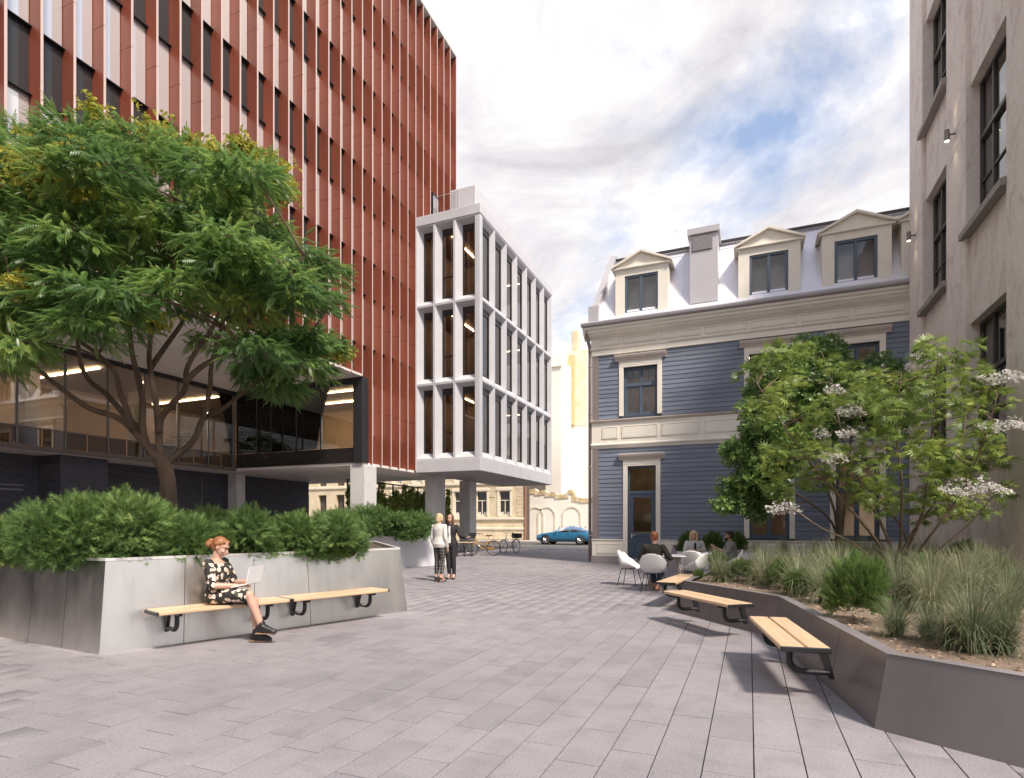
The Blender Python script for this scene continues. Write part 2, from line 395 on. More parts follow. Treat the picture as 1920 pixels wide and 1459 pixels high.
# glazing between the fins
def pane_mesh(h, m, nm, d=.03):
    return MB().cbox(-.02, .02, .034, BAY - .034, 0, h, .008).mesh(nm, m)
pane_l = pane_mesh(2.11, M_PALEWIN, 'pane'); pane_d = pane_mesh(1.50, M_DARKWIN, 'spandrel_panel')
pane_b = pane_mesh(1.38, M_DARKWIN, 'spandrel_panel_low')
for y in ys[1:]:
    lo = y > YS + .05; far = y > 1.0
    for f in range(5):
        z = 8.86 + 3.65 * f
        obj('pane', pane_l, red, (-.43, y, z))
        if z + 3.6 < TOP: obj('spandrel_panel', pane_d, red, (-.432, y, z + 2.13))
    obj('spandrel_panel', pane_b, red, (-.432, y, 7.46))
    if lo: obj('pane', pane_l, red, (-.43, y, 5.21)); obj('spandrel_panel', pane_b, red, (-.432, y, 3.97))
for f in range(5):
    z = 8.86 + 3.65 * f
    for dz in (-.012, 2.118):
        MB().box(-.45, -.30, Y0, Y1, z + dz - .014, z + dz + .006).build('ledge', M_DARKMET, red)
# the terrace door beside the white annex
dr = MB().box(-.12, -.02, 1.55, 2.10, 15.6, 17.75).build('terrace_door', opaque_glass('door_pane', (.55, .54, .55), .35), red)
MB().box(-.10, .012, 1.50, 1.545, 15.6, 17.82).box(-.10, .012, 2.105, 2.15, 15.6, 17.82).box(-.10, .012, 1.545, 2.105, 17.755, 17.82).build('frame', M_DARKMET, dr)
# glazed storey set back under the upper mass
GX = -7.1
slab = MB(); slab.box(-18, GX + .02, Y0 - 17, Y1, 3.88, 3.985); slab.box(GX + .02, -.10, YS, Y1, 3.88, 3.985); slab.build('floor_slab', M_SOFFIT, red)
bm_ = MB(); bm_.box(GX - .06, GX + .10, Y0, YS + .04, 7.26, 7.428); bm_.box(GX + .10, -.30, YS - .06, YS + .10, 7.20, 7.428); bm_.build('head_beam', M_DARKMET, red)
edge = MB(); edge.box(GX + .021, GX + .10, Y0, YS, 3.86, 4.0); edge.build('slab_edge', pm('bronze_edge', (.16, .13, .115), .5, .4), red)
mul_y = [onx(p, 800, -21.5).y - 23.11 for p in (-130, -40, 31, 122, 202, 270, 333, 390, 436)]
mul_y = [Y0 + 1, ] + [m for m in mul_y if m > Y0 + 2] + [YS - .03]
for i, y in enumerate(mul_y):
    MB().cbox(GX - .05, GX + .05, y - .028, y + .028, 3.99, 7.26, .006).build('mullion', pm('mullion_grey', (.20, .18, .17), .4, .5) if i == 0 else bpy.data.materials['mullion_grey'], red)
for a, b in zip(mul_y[:-1], mul_y[1:]):
    MB().box(GX - .012, GX + .012, a + .03, b - .03, 4.62, 7.25).build('pane', M_BLACKGL, red)
    h = (a + b) / 2
    for c, d in ((a, h), (h, b)):
        MB().box(GX - .015, GX + .015, c + .032, d - .01, 4.02, 4.57).build('spandrel_pane', M_SPANGL, red)
    MB().cbox(GX - .03, GX + .035, a + .03, b - .03, 4.572, 4.615, .005).build('transom', bpy.data.materials['mullion_grey'], red)
mul_x = [ony(p, 780, 19.2).x + 14.4 for p in (482, 508, 556, 602, 665)]
mul_x = [GX + .05] + mul_x
for x in mul_x[1:]:
    MB().cbox(x - .025, x + .025, YS - .03, YS + .05, 4.60, 7.20, .005).build('mullion', M_DARKMET, red)
for a, b in zip(mul_x[:-1], mul_x[1:]):
    MB().box(a + .028, b - .028, YS - .0, YS + .02, 4.62, 7.20).build('pane', M_BLACKGL, red)
MB().cbox(GX + .11, -.45, YS - .045, YS + .06, 3.99, 4.6, .006).build('fascia', pm('bronze_fascia', (.055, .048, .045), .25, .6, var=.1), red)
MB().cbox(-.50, -.03, YS - .10, YS + .30, 3.96, 7.43, .01).build('end_frame', M_DARKMET, red)
# room behind the glazing
MB().box(-13.2, -13.1, Y0, Y1, 3.99, 7.43).box(-13.1, -.6, YS + 5.0, YS + 5.1, 3.99, 7.43).build('interior_wall', M_WARMWALL, red)
MB().box(-13.1, GX - .1, Y0, YS + 5, 7.36, 7.425).box(GX - .1, -.6, YS + .15, YS + 5, 7.36, 7.425).build('interior_ceiling', M_ROOMGREY, red)
MB().box(-13.1, GX - .1, Y0, YS + 5, 3.99, 4.02).build('interior_floor', M_ROOMGREY, red)
for i, y in enumerate(np.arange(Y0 + 2, YS + 4, 5.2)):
    MB().box(-12.4, GX - .9, y - .035, y + .035, 7.27, 7.31).build('ceiling_light', M_STRIP, red)
for y in (YS + 1.2, YS + 3.0): MB().box(GX + .5, -1.2, y - .035, y + .035, 7.27, 7.31).build('ceiling_light', M_STRIP, red)
for i, y in enumerate(np.arange(Y0 + 3, YS, 4.2)):
    MB().box(-11.2, -10.7, y, y + .5, 4.02, 7.36).build('interior_column', M_CONC, red)
st = MB()
for i in range(11): st.box(-9.9, -8.6, YS - 3.2 + i * .27, YS - 2.9 + i * .27, 4.05 + i * .17, 4.10 + i * .17)
st.build('stair', M_CONC, red)
# lower brick storey and louvres
WX = -8.9
MB().box(WX - 3, WX, Y0 - 17, 2.8, 0, 3.878).build('brick_wall', M_NAVYBR, red)
MB().box(WX + .001, WX + 1.2, -10.7, -9.1, 0, 3.878).build('brick_pier', M_NAVYBR, red)
for (a, b, z0, z1, xx) in ((-9.05, -4.15, 2.15, 3.62, WX + .002), (-10.65, -9.15, .9, 3.62, None)):
    if xx is not None:
        MB().box(xx, xx + .05, a, a + .05, z0, z1).box(xx, xx + .05, b - .05, b, z0, z1).box(xx, xx + .05, a + .05, b - .05, z0 - .05, z0).build('louvre_frame', M_LOUV, red)
        sl = MB()
        for i in range(int((z1 - z0) / .075)): sl.add([(xx + .004, a + .05, z0 + .06 + i * .075), (xx + .045, a + .05, z0 + .01 + i * .075), (xx + .045, b - .05, z0 + .01 + i * .075), (xx + .004, b - .05, z0 + .06 + i * .075)], [(0, 1, 2, 3)])
        s = sl.build('louvre_slats', M_LOUV, red); s['kind'] = 'stuff'
    else:
        sl = MB()
        for i in range(int((z1 - z0) / .075)): sl.box(WX + .05, WX + 1.15, a - .06, a - .045 + .02, z0 + i * .075, z0 + .035 + i * .075)
        s = sl.build('louvre_slats', M_LOUV, red); s['kind'] = 'stuff'
MB().box(WX + .002, WX + .05, -13.8, -11.2, 2.62, 2.68).box(WX + .002, WX + .05, -13.8, -11.2, 2.78, 2.83).build('rail', M_LOUV, red)
# columns that carry the overhang
for (x0, x1, y0, y1) in ((-.72, .02, -3.92, -3.12), (-.45, .18, 1.5, 2.45), (-.42, .22, 5.1, 5.95)):
    MB().cbox(x0, x1, y0, y1, 0, 3.876, .02).build('column', M_CONC, red)
MB().cbox(-8.6, -8.0, -3.0, -2.5, 0, 3.876, .02).build('column', M_CONC, red)
# ================================================================ white annex
M_WHITE = pm('white_grc', (.54, .53, .555), .55, var=.05, scale=1.5, bump=.05, bscale=120)
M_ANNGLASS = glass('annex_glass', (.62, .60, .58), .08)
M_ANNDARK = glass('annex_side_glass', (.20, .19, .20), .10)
M_FRAMEDK = pm('bronze_window_frame', (.05, .045, .045), .4, .4)
ann = thing('annex_building', 'white faceted annex of deep window cells raised on columns beside the red fins', 'building', (-11.1, 23.1, 0))
AX0, AY1 = -3.32, 10.05
ZF = [4.45, 7.95, 11.6, 15.35]; ZBOT, ZTOP = 3.85, 15.8
def cell(p0, p1, z0, z1, nrm, name_i, w_off):
    # a splayed reveal from the outer rectangle to a recessed window; p0,p1 ends along the face (Vectors), nrm outward
    d = (p1 - p0); w = d.length; d.normalize(); up = Vector((0, 0, 1)); dep = .34 if abs(nrm.y) > .5 else .24
    rim = .05
    def P(a, z, k): return p0 + d * a + up * z - nrm * k
    o = [P(rim, z0 + rim, 0), P(w - rim, z0 + rim, 0), P(w - rim, z1 - rim, 0), P(rim, z1 - rim, 0)]
    ox = [P(0.002, z0 + .002, 0), P(w - .002, z0 + .002, 0), P(w - .002, z1 - .002, 0), P(.002, z1 - .002, 0)]
    a0, a1 = w_off
    i_ = [P(a0 * w, z0 + .34, dep), P(a1 * w, z0 + .34, dep), P(a1 * w, z1 - .20, dep), P(a0 * w, z1 - .20, dep)]
    bk = [P(0.002, z0 + .002, dep + .1), P(w - .002, z0 + .002, dep + .1), P(w - .002, z1 - .002, dep + .1), P(.002, z1 - .002, dep + .1)]
    mb = MB(); V = ox + o + i_ + bk
    F = [(j, (j + 1) % 4, (j + 1) % 4 + 4, j + 4) for j in range(4)] + [(j + 4, (j + 1) % 4 + 4, (j + 1) % 4 + 8, j + 8) for j in range(4)] + [((j + 1) % 4, j, j + 12, (j + 1) % 4 + 12) for j in range(4)]
    mb.add(V, F); c = mb.build('window_cell', M_WHITE, ann)
    # window: frame bars + pane
    fr = MB(); ww = (a1 - a0) * w; hh = z1 - .20 - z0 - .34; x0 = a0 * w; zz = z0 + .34
    def bar(a, b, c_, e, k0, k1):
        fr.hexa([P(a, c_, k1), P(b, c_, k1), P(b, c_, k0), P(a, c_, k0), P(a, e, k1), P(b, e, k1), P(b, e, k0), P(a, e, k0)])
    bar(x0, x0 + .07, zz, zz + hh, dep - .02, dep + .07); bar(x0 + ww - .04, x0 + ww, zz, zz + hh, dep - .02, dep + .07)
    bar(x0 + .07, x0 + ww - .04, zz, zz + .05, dep - .02, dep + .07); bar(x0 + .07, x0 + ww - .04, zz + hh - .28, zz + hh, dep - .015, dep + .07)
    if name_i % 3 == 1: bar(x0 + .07, x0 + ww - .04, zz + hh * .30, zz + hh * .30 + .06, dep - .02, dep + .07)
    f = fr.build('window_frame', M_FRAMEDK, c)
    pn = MB(); pn.add([P(x0 + .07, zz + .05, dep + .03), P(x0 + ww - .04, zz + .05, dep + .03), P(x0 + ww - .04, zz + hh - .28, dep + .03), P(x0 + .07, zz + hh - .28, dep + .03)], [(0, 1, 2, 3)])
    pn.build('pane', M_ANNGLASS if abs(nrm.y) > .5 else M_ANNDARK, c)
fx = [-3.32, -2.35, -1.30, -.20]
sy = [.22, 1.60, 3.0, 4.4, 5.82, 7.2, 8.6, 9.98]
for f in range(3):
    z0, z1 = ZF[f], ZF[f + 1]
    for i in range(3): cell(Vector((fx[i], 0, 0)), Vector((fx[i + 1], 0, 0)), z0, z1, Vector((0, -1, 0)), i, (.25, .80))
    for i in range(7): cell(Vector((0, sy[i], 0)), Vector((0, sy[i + 1], 0)), z0, z1, Vector((1, 0, 0)), 0, (.10, .90))
MB().cbox(-.197, 0, 0, .217, ZF[0], ZF[3], .012).build('corner_post', M_WHITE, ann)
MB().cbox(-.3, 0, 9.983, AY1, ZF[0], ZF[3], .01).build('end_post', M_WHITE, ann)
MB().cbox(AX0, .02, -.02, AY1 + .02, ZBOT + .02, ZF[0] - .003, .015).build('base_slab', M_WHITE, ann)
MB().box(AX0, -.1, .1, AY1 - .1, ZBOT, ZBOT + .018).build('underside', pm('annex_underside', (.33, .31, .32), .6), ann)
MB().cbox(AX0, .03, -.03, AY1 + .02, ZF[3] + .003, ZTOP, .02).build('parapet', M_WHITE, ann)
MB().cbox(-2.6, -1.2, 2.0, AY1, ZTOP + .002, 18.0, .03).build('roof_house', M_WHITE, ann)
inn = MB()
for f in range(3):
    inn.box(AX0 + .1, -.7, .7, AY1 - .3, ZF[f] + .05, ZF[f] + .15); inn.box(AX0 + .1, -.7, .7, AY1 - .3, ZF[f + 1] - .25, ZF[f + 1] - .2)
inn.box(AX0 + .05, AX0 + .1, .7, AY1 - .3, ZF[0], ZF[3]); inn.box(AX0 + .1, -.7, 4.0, 4.05, ZF[0] + .2, ZF[3] - .3)
inn.build('interior', pm('annex_room', (.30, .22, .16), .8), ann)
for f in range(3):
    for x in (-1.9,): MB().box(x, x + .07, .9, 3.7, ZF[f + 1] - .30, ZF[f + 1] - .27).build('ceiling_light', M_STRIP, ann)
    for y in (7.0,): MB().box(-2.8, -.9, y, y + .07, ZF[f + 1] - .30, ZF[f + 1] - .27).build('ceiling_light', M_STRIP, ann)
# glass balustrade on the annex roof
bal = thing('roof_balustrade', 'clear glass balustrade on the white annex roof by the terrace door', 'balustrade', (-11.1, 23.1, 15.8))
for i in range(1):
    MB().box(-2.55, -1.25, .30, .312, .0, .95).build('pane', glass('balustrade_glass', (.97, .98, .98), .01) if i == 0 else bpy.data.materials['balustrade_glass'], bal)
MB().box(-2.6, -1.2, .295, .317, .952, .967).build('handrail', pm('steel_rail', (.6, .6, .6), .3, .8), bal)
# ================================================================ wall with openings (front at y=0 facing -y, or any frame through a map)
def wall_holes(x0, x1, z0, z1, holes, th, mp, name, m, parent, dep=None):
    xs = sorted({x0, x1, *[h[0] for h in holes], *[h[1] for h in holes]}); zs = sorted({z0, z1, *[h[2] for h in holes], *[h[3] for h in holes]})
    xs = [x for x in xs if x0 <= x <= x1]; zs = [z for z in zs if z0 <= z <= z1]
    inside = lambda x, z: any(h[0] < x < h[1] and h[2] < z < h[3] for h in holes)
    mb = MB()
    for a, b in zip(xs[:-1], xs[1:]):
        for c, d in zip(zs[:-1], zs[1:]):
            if inside((a + b) / 2, (c + d) / 2): continue
            mb.add([mp(a, 0, c), mp(b, 0, c), mp(b, 0, d), mp(a, 0, d)], [(0, 1, 2, 3)])
    for h in holes:
        a, b, c, d = h
        q = [(a, c), (b, c), (b, d), (a, d)]
        for i in range(4):
            p, r = q[i], q[(i + 1) % 4]
            mb.add([mp(p[0], 0, p[1]), mp(r[0], 0, r[1]), mp(r[0], th, r[1]), mp(p[0], th, p[1])], [(3, 2, 1, 0)])
    return mb.build(name, m, parent)
# ================================================================ blue timber house
def clapboard(name):
    m = pm(name, (.182, .208, .268), .55, var=.14, scale=2.0, objr=.09, bump=.10, bscale=30, stretch=(.6, 1, 9), spec=.4, rvar=.12); return m
M_BLUE = clapboard('blue_painted_board'); M_BLUEB = pm('blue_backing', (.045, .06, .09), .7)
M_CREAM = pm('cream_painted_wood', (.84, .785, .69), .55, var=.05, scale=1.6, bump=.04, bscale=60)
M_CREAMD = pm('weathered_cream_top', (.58, .50, .45), .6, var=.1, scale=3)
M_BLUEFR = pm('slate_blue_frame', (.085, .115, .16), .45, var=.06)
M_ZINC = pm('pale_zinc_sheet', (.76, .745, .79), .38, .25, var=.06, scale=.8, rvar=.08)
M_ZINCD = pm('grey_zinc_sheet', (.52, .50, .52), .45, .2, var=.06, scale=.8)
M_PIPE = pm('brown_grey_pipe', (.27, .225, .22), .5, .3, var=.08)
M_PLINTH = pm('plinth_stone', (.27, .245, .25), .8, var=.12, scale=3, bump=.2, bscale=60)
M_HGLASS = glass('house_glass', (.74, .73, .70), .03)
M_DKROOM = pm('dim_room', (.10, .08, .07), .9)
HO = (-5.48, 21.3)
hs = thing('timber_house', 'blue clapboard house with cream trim, mansard roof and gabled dormers', 'house', (HO[0], HO[1], 0))
HW = 10.6                                     # runs on behind the stucco block
ux = lambda u: u - HO[0]
win_u = [(ux(-4.32), ux(-3.09), 5.48, 7.27), (ux(0), ux(1.24), 5.48, 7.27), (ux(2.6), ux(3.82), 5.48, 7.27)]
win_l = [(ux(0), ux(1.24), .97, 3.58), (ux(2.6), ux(3.82), .97, 3.58)]
door_h = (ux(-4.17), ux(-3.14), .2, 3.6)
mpf = lambda x, d, z: (x, d + .02, z)
wall_holes(0, HW, 0, 8.8, win_u + win_l + [door_h], .25, mpf, 'wall', M_BLUEB, hs)
MB().box(-.0, .05, .03, 9, 0, 8.8).build('side_wall', M_BLUE, hs)
MB().box(0, HW, 8.9, 9.0, 0, 8.8).build('rear_wall', M_BLUEB, hs)
# boards
def boards(z0, z1, holes, x0=.22):
    n = round((z1 - z0) / .163); p = (z1 - z0) / n
    for i in range(n):
        a, b = z0 + i * p, z0 + (i + 1) * p
        cuts = [x0]
        for h in sorted(holes):
            if h[2] - .02 < (a + b) / 2 < h[3] + .02: cuts += [h[0], h[1]]
        cuts.append(HW)
        for j in range(0, len(cuts), 2):
            if cuts[j + 1] - cuts[j] < .05: continue
            mb = MB(); A, B = cuts[j], cuts[j + 1]
            mb.hexa([(A, -.024, a + .005), (B, -.024, a + .005), (B, .018, a + .005), (A, .018, a + .005), (A, -.010, b - .004), (B, -.010, b - .004), (B, .018, b - .004), (A, .018, b - .004)])
            mb.build('board', M_BLUE, hs)
tr = .165
grow = lambda h, s=tr, t=.30, b=0.0: (h[0] - s, h[1] + s, h[2] - b, h[3] + t)
boards(.90, 4.30, [grow(h) for h in win_l] + [grow(door_h, .17, .30, .3)])
boards(5.40, 7.80, [grow(h) for h in win_u])
# trims around openings
def surround(h, hood=True, bot=None):
    a, b, c, d = h; c0 = c if bot is None else bot
    mb = MB(); mb.cbox(a - tr, a, -.055, .02, c0, d, .008); mb.cbox(b, b + tr, -.055, .02, c0, d, .008); mb.cbox(a - tr, b + tr, -.058, .02, d + .001, d + .20, .008)
    mb.cbox(a - tr - .012, b + tr + .012, -.07, .02, d + .201, d + .235, .006)
    mb.cbox(a - tr + .03, (a + b) / 2 - .09, -.066, -.0585, d + .07, d + .19, .003); mb.cbox((a + b) / 2 + .09, b + tr - .03, -.066, -.0585, d + .07, d + .19, .003)
    s = mb.build('window_surround', M_CREAM, hs)
    hd = MB(); x0, x1 = a - tr, b + tr
    hd.prism([(-.02, d + .236), (-.085, d + .237), (-.10, d + .28), (-.17, d + .36), (-.19, d + .42), (-.19, d + .45), (.018, d + .49)][::-1], 'x', x0 - .15, x1 + .15)
    hd.build('hood', M_CREAMD, s); return s
def bars(mb, x0, x1, z0, z1, y0, y1, w): 
    mb.cbox(x0, x0 + w, y0, y1, z0, z1, .004); mb.cbox(x1 - w, x1, y0, y1, z0, z1, .004); mb.cbox(x0 + w, x1 - w, y0, y1, z0, z0 + w, .004); mb.cbox(x0 + w, x1 - w, y0, y1, z1 - w, z1, .004)
def window(h, transom=None, fine=True, y=.10, w=.075):
    a, b, c, d = h; e = .004
    fr = MB(); bars(fr, a + e, b - e, c + e, d - e, y, y + .09, w); m = (a + b) / 2
    tz = transom if transom else None
    if tz: fr.cbox(a + w, b - w, y - .008, y + .09, tz - .05, tz + .05, .004); fr.cbox(m - .035, m + .035, y + .001, y + .08, c + w, tz - .05, .004); fr.cbox(m - .03, m + .03, y + .001, y + .08, tz + .05, d - w, .004)
    else: fr.cbox(m - .04, m + .04, y + .001, y + .08, c + w, d - w, .004)
    wn = fr.build('window', M_BLUEFR, hs)
    zz = [(c + w, tz - .05), (tz + .05, d - w)] if tz else [(c + w, d - w)]
    for z0, z1 in zz:
        for x0, x1 in ((a + w, m - .03), (m + .03, b - w)):
            sm = MB(); bars(sm, x0 + .006, x1 - .006, z0 + .004, z1 - .004, y + .02, y + .06, .035)
            if fine: sm.box((x0 + x1) / 2 - .008, (x0 + x1) / 2 + .008, y + .03, y + .045, z0 + .04, z1 - .04)
            sm.build('sash', M_BLUEFR, wn)
            MB().add([(x0, y + .05, z0), (x1, y + .05, z0), (x1, y + .05, z1), (x0, y + .05, z1)], [(0, 1, 2, 3)]).build('pane', M_HGLASS, wn)
    return wn
for h in win_u: surround(h); window(h, 6.62)
for h in win_l: surround(h); window(h, 2.55, fine=False); 
surround(door_h, bot=.2)
a, b, c, d = door_h
MB().cbox(a - .2, b + .2, -.35, .1, 0, .195, .012).build('door_step', M_PLINTH, hs)
do = MB(); bars(do, a + .004, b - .004, .204, d - .004, .08, .18, .06); do.cbox(a + .06, b - .06, .08, .18, 2.58, 2.69, .005)
do = do.build('door_frame', M_BLUEFR, hs)
lf = MB(); bars(lf, a + .065, b - .065, .21, 2.575, .10, .155, .13); lf.cbox(a + .195, b - .195, .10, .155, .98, 1.12, .004); lf.box(a + .19, b - .19, .125, .15, .33, .99)
lf.lathe([(.30, .0), (.27, -.015), (.25, -.015), (.22, 0)], 28, ((a + b) / 2, .124, .66), 'y')
lf.build('door_leaf', pm('deep_blue_door', (.06, .09, .135), .4, var=.05), do)
MB().add([(a + .19, .13, 1.11), (b - .19, .13, 1.11), (b - .19, .13, 2.45), (a + .19, .13, 2.45)], [(0, 1, 2, 3)]).build('door_pane', M_HGLASS, do)
MB().add([(a + .06, .13, 2.69), (b - .06, .13, 2.69), (b - .06, .13, 3.54), (a + .06, .13, 3.54)], [(0, 1, 2, 3)]).build('transom_pane', M_HGLASS, do)
MB().tube([(a + .13, .10, 1.06), (a + .13, .04, 1.06), (a + .27, .04, 1.06)], .011, 8).cbox(a + .11, a + .15, .092, .10, .95, 1.12, .003).build('door_handle', pm('nickel', (.75, .72, .68), .25, .9), do)
# corner board, plinth, dado with panels, mid band, cornice
MB().cbox(-.03, .215, -.05, .02, .90, 4.30, .008).cbox(-.03, .215, -.05, .02, 5.40, 7.80, .008).build('corner_board', M_PIPE, hs)
MB().cbox(-.06, a - .21, -.10, .02, 0, .27, .012).cbox(b + .21, HW, -.10, .02, 0, .27, .012).build('plinth', M_PLINTH, hs)
dd = MB(); dd.cbox(-.03, a - tr - .005, -.045, .02, .272, .86, .006); dd.cbox(b + tr + .005, HW, -.045, .02, .272, .86, .006)
dd.cbox(-.05, a - tr - .005, -.075, .02, .862, .898, .006); dd.cbox(b + tr + .005, HW, -.075, .02, .862, .898, .006); dd.build('dado', M_CREAM, hs)
def panel(x0, x1, z0, z1, y, f=.035):
    mb = MB(); bars(mb, x0, x1, z0, z1, y - .026, y, f * .7); mb.cbox(x0 + f + .012, x1 - f - .012, y - .018, y, z0 + f, z1 - f, .004); mb.build('panel', M_CREAM, hs)
panel(.16, a - tr - .14, .36, .74, -.0455)
x = b + tr + .15
while x + 1.2 < HW: panel(x, x + 1.15, .36, .74, -.0455); x += 1.4
bd = MB(); bd.cbox(-.04, HW, -.06, .02, 4.50, 5.26, .006); bd.prism([(.02, 4.301), (-.03, 4.302), (-.05, 4.36), (-.11, 4.42), (-.11, 4.46), (-.07, 4.497), (.02, 4.498)], 'x', -.06, HW)
bd.build('band', M_CREAM, hs)
MB().prism([(.02, 5.262), (-.06, 5.262), (-.10, 5.30), (-.15, 5.33), (-.15, 5.36), (.018, 5.395)], 'x', -.09, HW).build('band_cap', M_CREAMD, hs)
edges = [(ux(-5.11), ux(-4.52)), (ux(-4.37), ux(-3.06))]
x = ux(-2.93)
while x + 1.3 < HW: edges.append((x, x + 1.30)); x += 1.44
for x0, x1 in edges: panel(x0, x1, 4.66, 5.10, -.0605)
cn = MB()
cn.cbox(-.05, HW, -.07, .02, 7.802, 8.0, .006); cn.prism([(.02, 8.002), (-.09, 8.002), (-.12, 8.05), (-.12, 8.075), (.02, 8.08)], 'x', -.09, HW); cn.box(-.06, HW, -.085, .02, 8.081, 8.42)
cn.prism([(.02, 8.421), (-.10, 8.421), (-.14, 8.46), (-.24, 8.52), (-.30, 8.60), (-.34, 8.62), (-.34, 8.70), (-.40, 8.72), (-.42, 8.80), (.02, 8.82)], 'x', -.30, HW)
cn.build('cornice', M_CREAM, hs)
edges = [(ux(-5.18), ux(-4.44)), (ux(-4.34), ux(-3.08))]
x = ux(-2.98)
while x + 1.3 < HW: edges.append((x, x + 1.40)); x += 1.52
for x0, x1 in edges: panel(x0, x1, 8.13, 8.37, -.0855, .03)
MB().prism([(-.42, 8.825), (-.52, 8.86), (-.54, 8.93), (-.50, 8.98), (-.40, 8.99), (-.3, 9.04), (-.05, 9.04), (-.05, 8.825)], 'x', -.34, HW).build('gutter', M_ZINCD, hs)
MB().tube([(-.17, -.30, 8.80), (-.17, -.28, 8.55), (-.12, -.02, 8.15), (-.12, .0, 7.8), (-.12, .0, .05)], .062, 12).build('downpipe', M_PIPE, hs, smooth=True)
for z in (1.0, 3.6, 5.6, 7.4): MB().lathe([(.069, z), (.074, z + .01), (.074, z + .04), (.069, z + .05)], 12, (-.12, 0, 0)).build('pipe_bracket', M_PIPE, hs)
# mansard roof
rt = 11.82; y0r, y1r, xl0, xl1 = -.06, 1.22, -.02, .52
rf = MB().add([(xl0, y0r, 9.045), (HW, y0r, 9.045), (HW, y1r, rt), (xl1, y1r, rt), (xl0, 9, 9.045), (xl1, 7.7, rt), (HW, 7.7, rt), (HW, 9, 9.045)], [(0, 1, 2, 3), (4, 0, 3, 5), (3, 2, 6, 5), (5, 6, 7, 4), (1, 7, 6, 2)])
roof = rf.build('roof', M_ZINC, hs)
dy, dz = y1r - y0r, rt - 9.045; ln = math.hypot(dy, dz); ny, nz = -dz / ln, dy / ln
for i in range(16):
    x = .75 + i * .62; mb = MB(); hh = .022
    p = lambda t, k: (y0r + dy * t + ny * k, 9.045 + dz * t + nz * k)
    A, B = p(.01, .001), p(.99, .001); C, D = p(.99, hh), p(.01, hh)
    mb.prism([A, B, C, D], 'x', x, x + .012); mb.build('standing_seam', M_ZINC, roof)
MB().prism([(y1r - .13, rt - .05), (y1r - .13, rt + .05), (y1r + .3, rt + .09), (y1r + .3, rt + .004), (y1r + .02, rt + .004)], 'x', xl1 - .1, HW).build('ridge_edge', M_FRAMEDK, roof)
MB().tube([(xl1, y1r - .2, rt - .12), (HW, y1r - .2, rt - .12)], .014, 6).build('ridge_rail', M_ZINCD, roof)
cp = MB(); cp.cbox(-.10, .30, -.33, .05, 9.046, 9.62, .012)
cp.hexa([(-.10, -.2, 9.40), (.14, -.2, 9.40), (.14, .06, 9.05), (-.10, .06, 9.05), (.42, 1.05, rt + .18), (.66, 1.05, rt + .18), (.66, 1.4, rt + .02), (.42, 1.4, rt + .02)]); cp.build('verge_coping', M_ZINCD, roof)
# dormers
def dormer(u0, u1, w0, w1):
    x0, x1 = ux(u0), ux(u1); a, b = ux(w0), ux(w1); c, d = 9.26, 10.68; m = (x0 + x1) / 2; yf = .03
    dm = MB(); dm.cbox(x0, a, yf, yf + .14, 9.10, 10.93, .008); dm.cbox(b, x1, yf, yf + .14, 9.10, 10.93, .008); dm.box(a, b, yf + .003, yf + .137, d, 10.925); dm.box(a, b, yf + .003, yf + .137, 9.10, c)
    dm.cbox(x0 + .001, x0 + .04, yf + .14, 1.30, 9.3, 10.93, .004); dm.cbox(x1 - .04, x1 - .001, yf + .14, 1.30, 9.3, 10.93, .004)
    dd = dm.build('dormer', M_CREAM, hs)
    g = MB(); g.prism([(x0 - .06, 10.99), (x1 + .06, 10.99), (m, 11.46)], 'y', yf - .01, yf + .10); g.cbox(x0 - .10, x1 + .10, yf - .09, yf + .12, 10.932, 10.99, .008); g.build('gable', M_CREAM, dd)
    for sx in (-1, 1):
        e = x0 - .14 if sx < 0 else x1 + .14
        r = MB(); r.hexa([(e, yf - .14, 10.965), (m, yf - .14, 11.47), (m, 1.5, 11.47), (e, 1.5, 10.965), (e, yf - .14, 11.035), (m, yf - .14, 11.545), (m, 1.5, 11.545), (e, 1.5, 11.035)]); r.build('dormer_roof', [M_CREAM], dd)
        rz = MB(); rz.hexa([(e, yf - .10, 11.037), (m, yf - .10, 11.547), (m, 1.5, 11.547), (e, 1.5, 11.037), (e, yf - .10, 11.047), (m, yf - .10, 11.557), (m, 1.5, 11.557), (e, 1.5, 11.047)]); rz.build('roof_sheet', M_ZINCD, dd)
    y = yf + .04; fr = MB(); bars(fr, a + .002, b - .002, c, d, y, y + .09, .085); fr.cbox((a + b) / 2 - .045, (a + b) / 2 + .045, y, y + .085, c + .085, d - .085, .004); fr.build('window_frame', M_BLUEFR, dd)
    MB().add([(a + .05, y + .05, c + .05), (b - .05, y + .05, c + .05), (b - .05, y + .05, d - .05), (a + .05, y + .05, d - .05)], [(0, 1, 2, 3)]).build('pane', M_HGLASS, dd)
    MB().box(a - .02, b + .02, 1.02, 1.05, c - .1, d + .1).box(a - .25, a - .2, .2, 1.05, c - .1, d + .1).box(b + .2, b + .25, .2, 1.05, c - .1, d + .1).build('room_wall', M_DKROOM, dd)
dormer(-4.64, -2.71, -4.29, -3.08); dormer(-.36, 1.58, 0, 1.21); dormer(2.21, 4.16, 2.57, 3.78); dormer(4.42, 6.2, 4.7, 5.9)
ch = MB(); x0, x1 = ux(-1.97), ux(-1.02); ch.cbox(x0, x1, .03, .95, 9.30, 11.72, .01); ch.cbox(x0 - .07, x1 + .07, -.05, 1.02, 11.722, 11.95, .012)
ch = ch.build('vent_stack', M_ZINCD, hs)
lv = MB(); lv.cbox(x0 + .08, x1 - .18, .005, .029, 11.14, 11.67, .004)
lv.build('louvre_backing', pm('louvre_dark', (.20, .19, .19), .6), ch)
lv = MB()
for i in range(12): lv.box(x0 + .10, x1 - .20, -.012, .004, 11.17 + i * .041, 11.185 + i * .041)
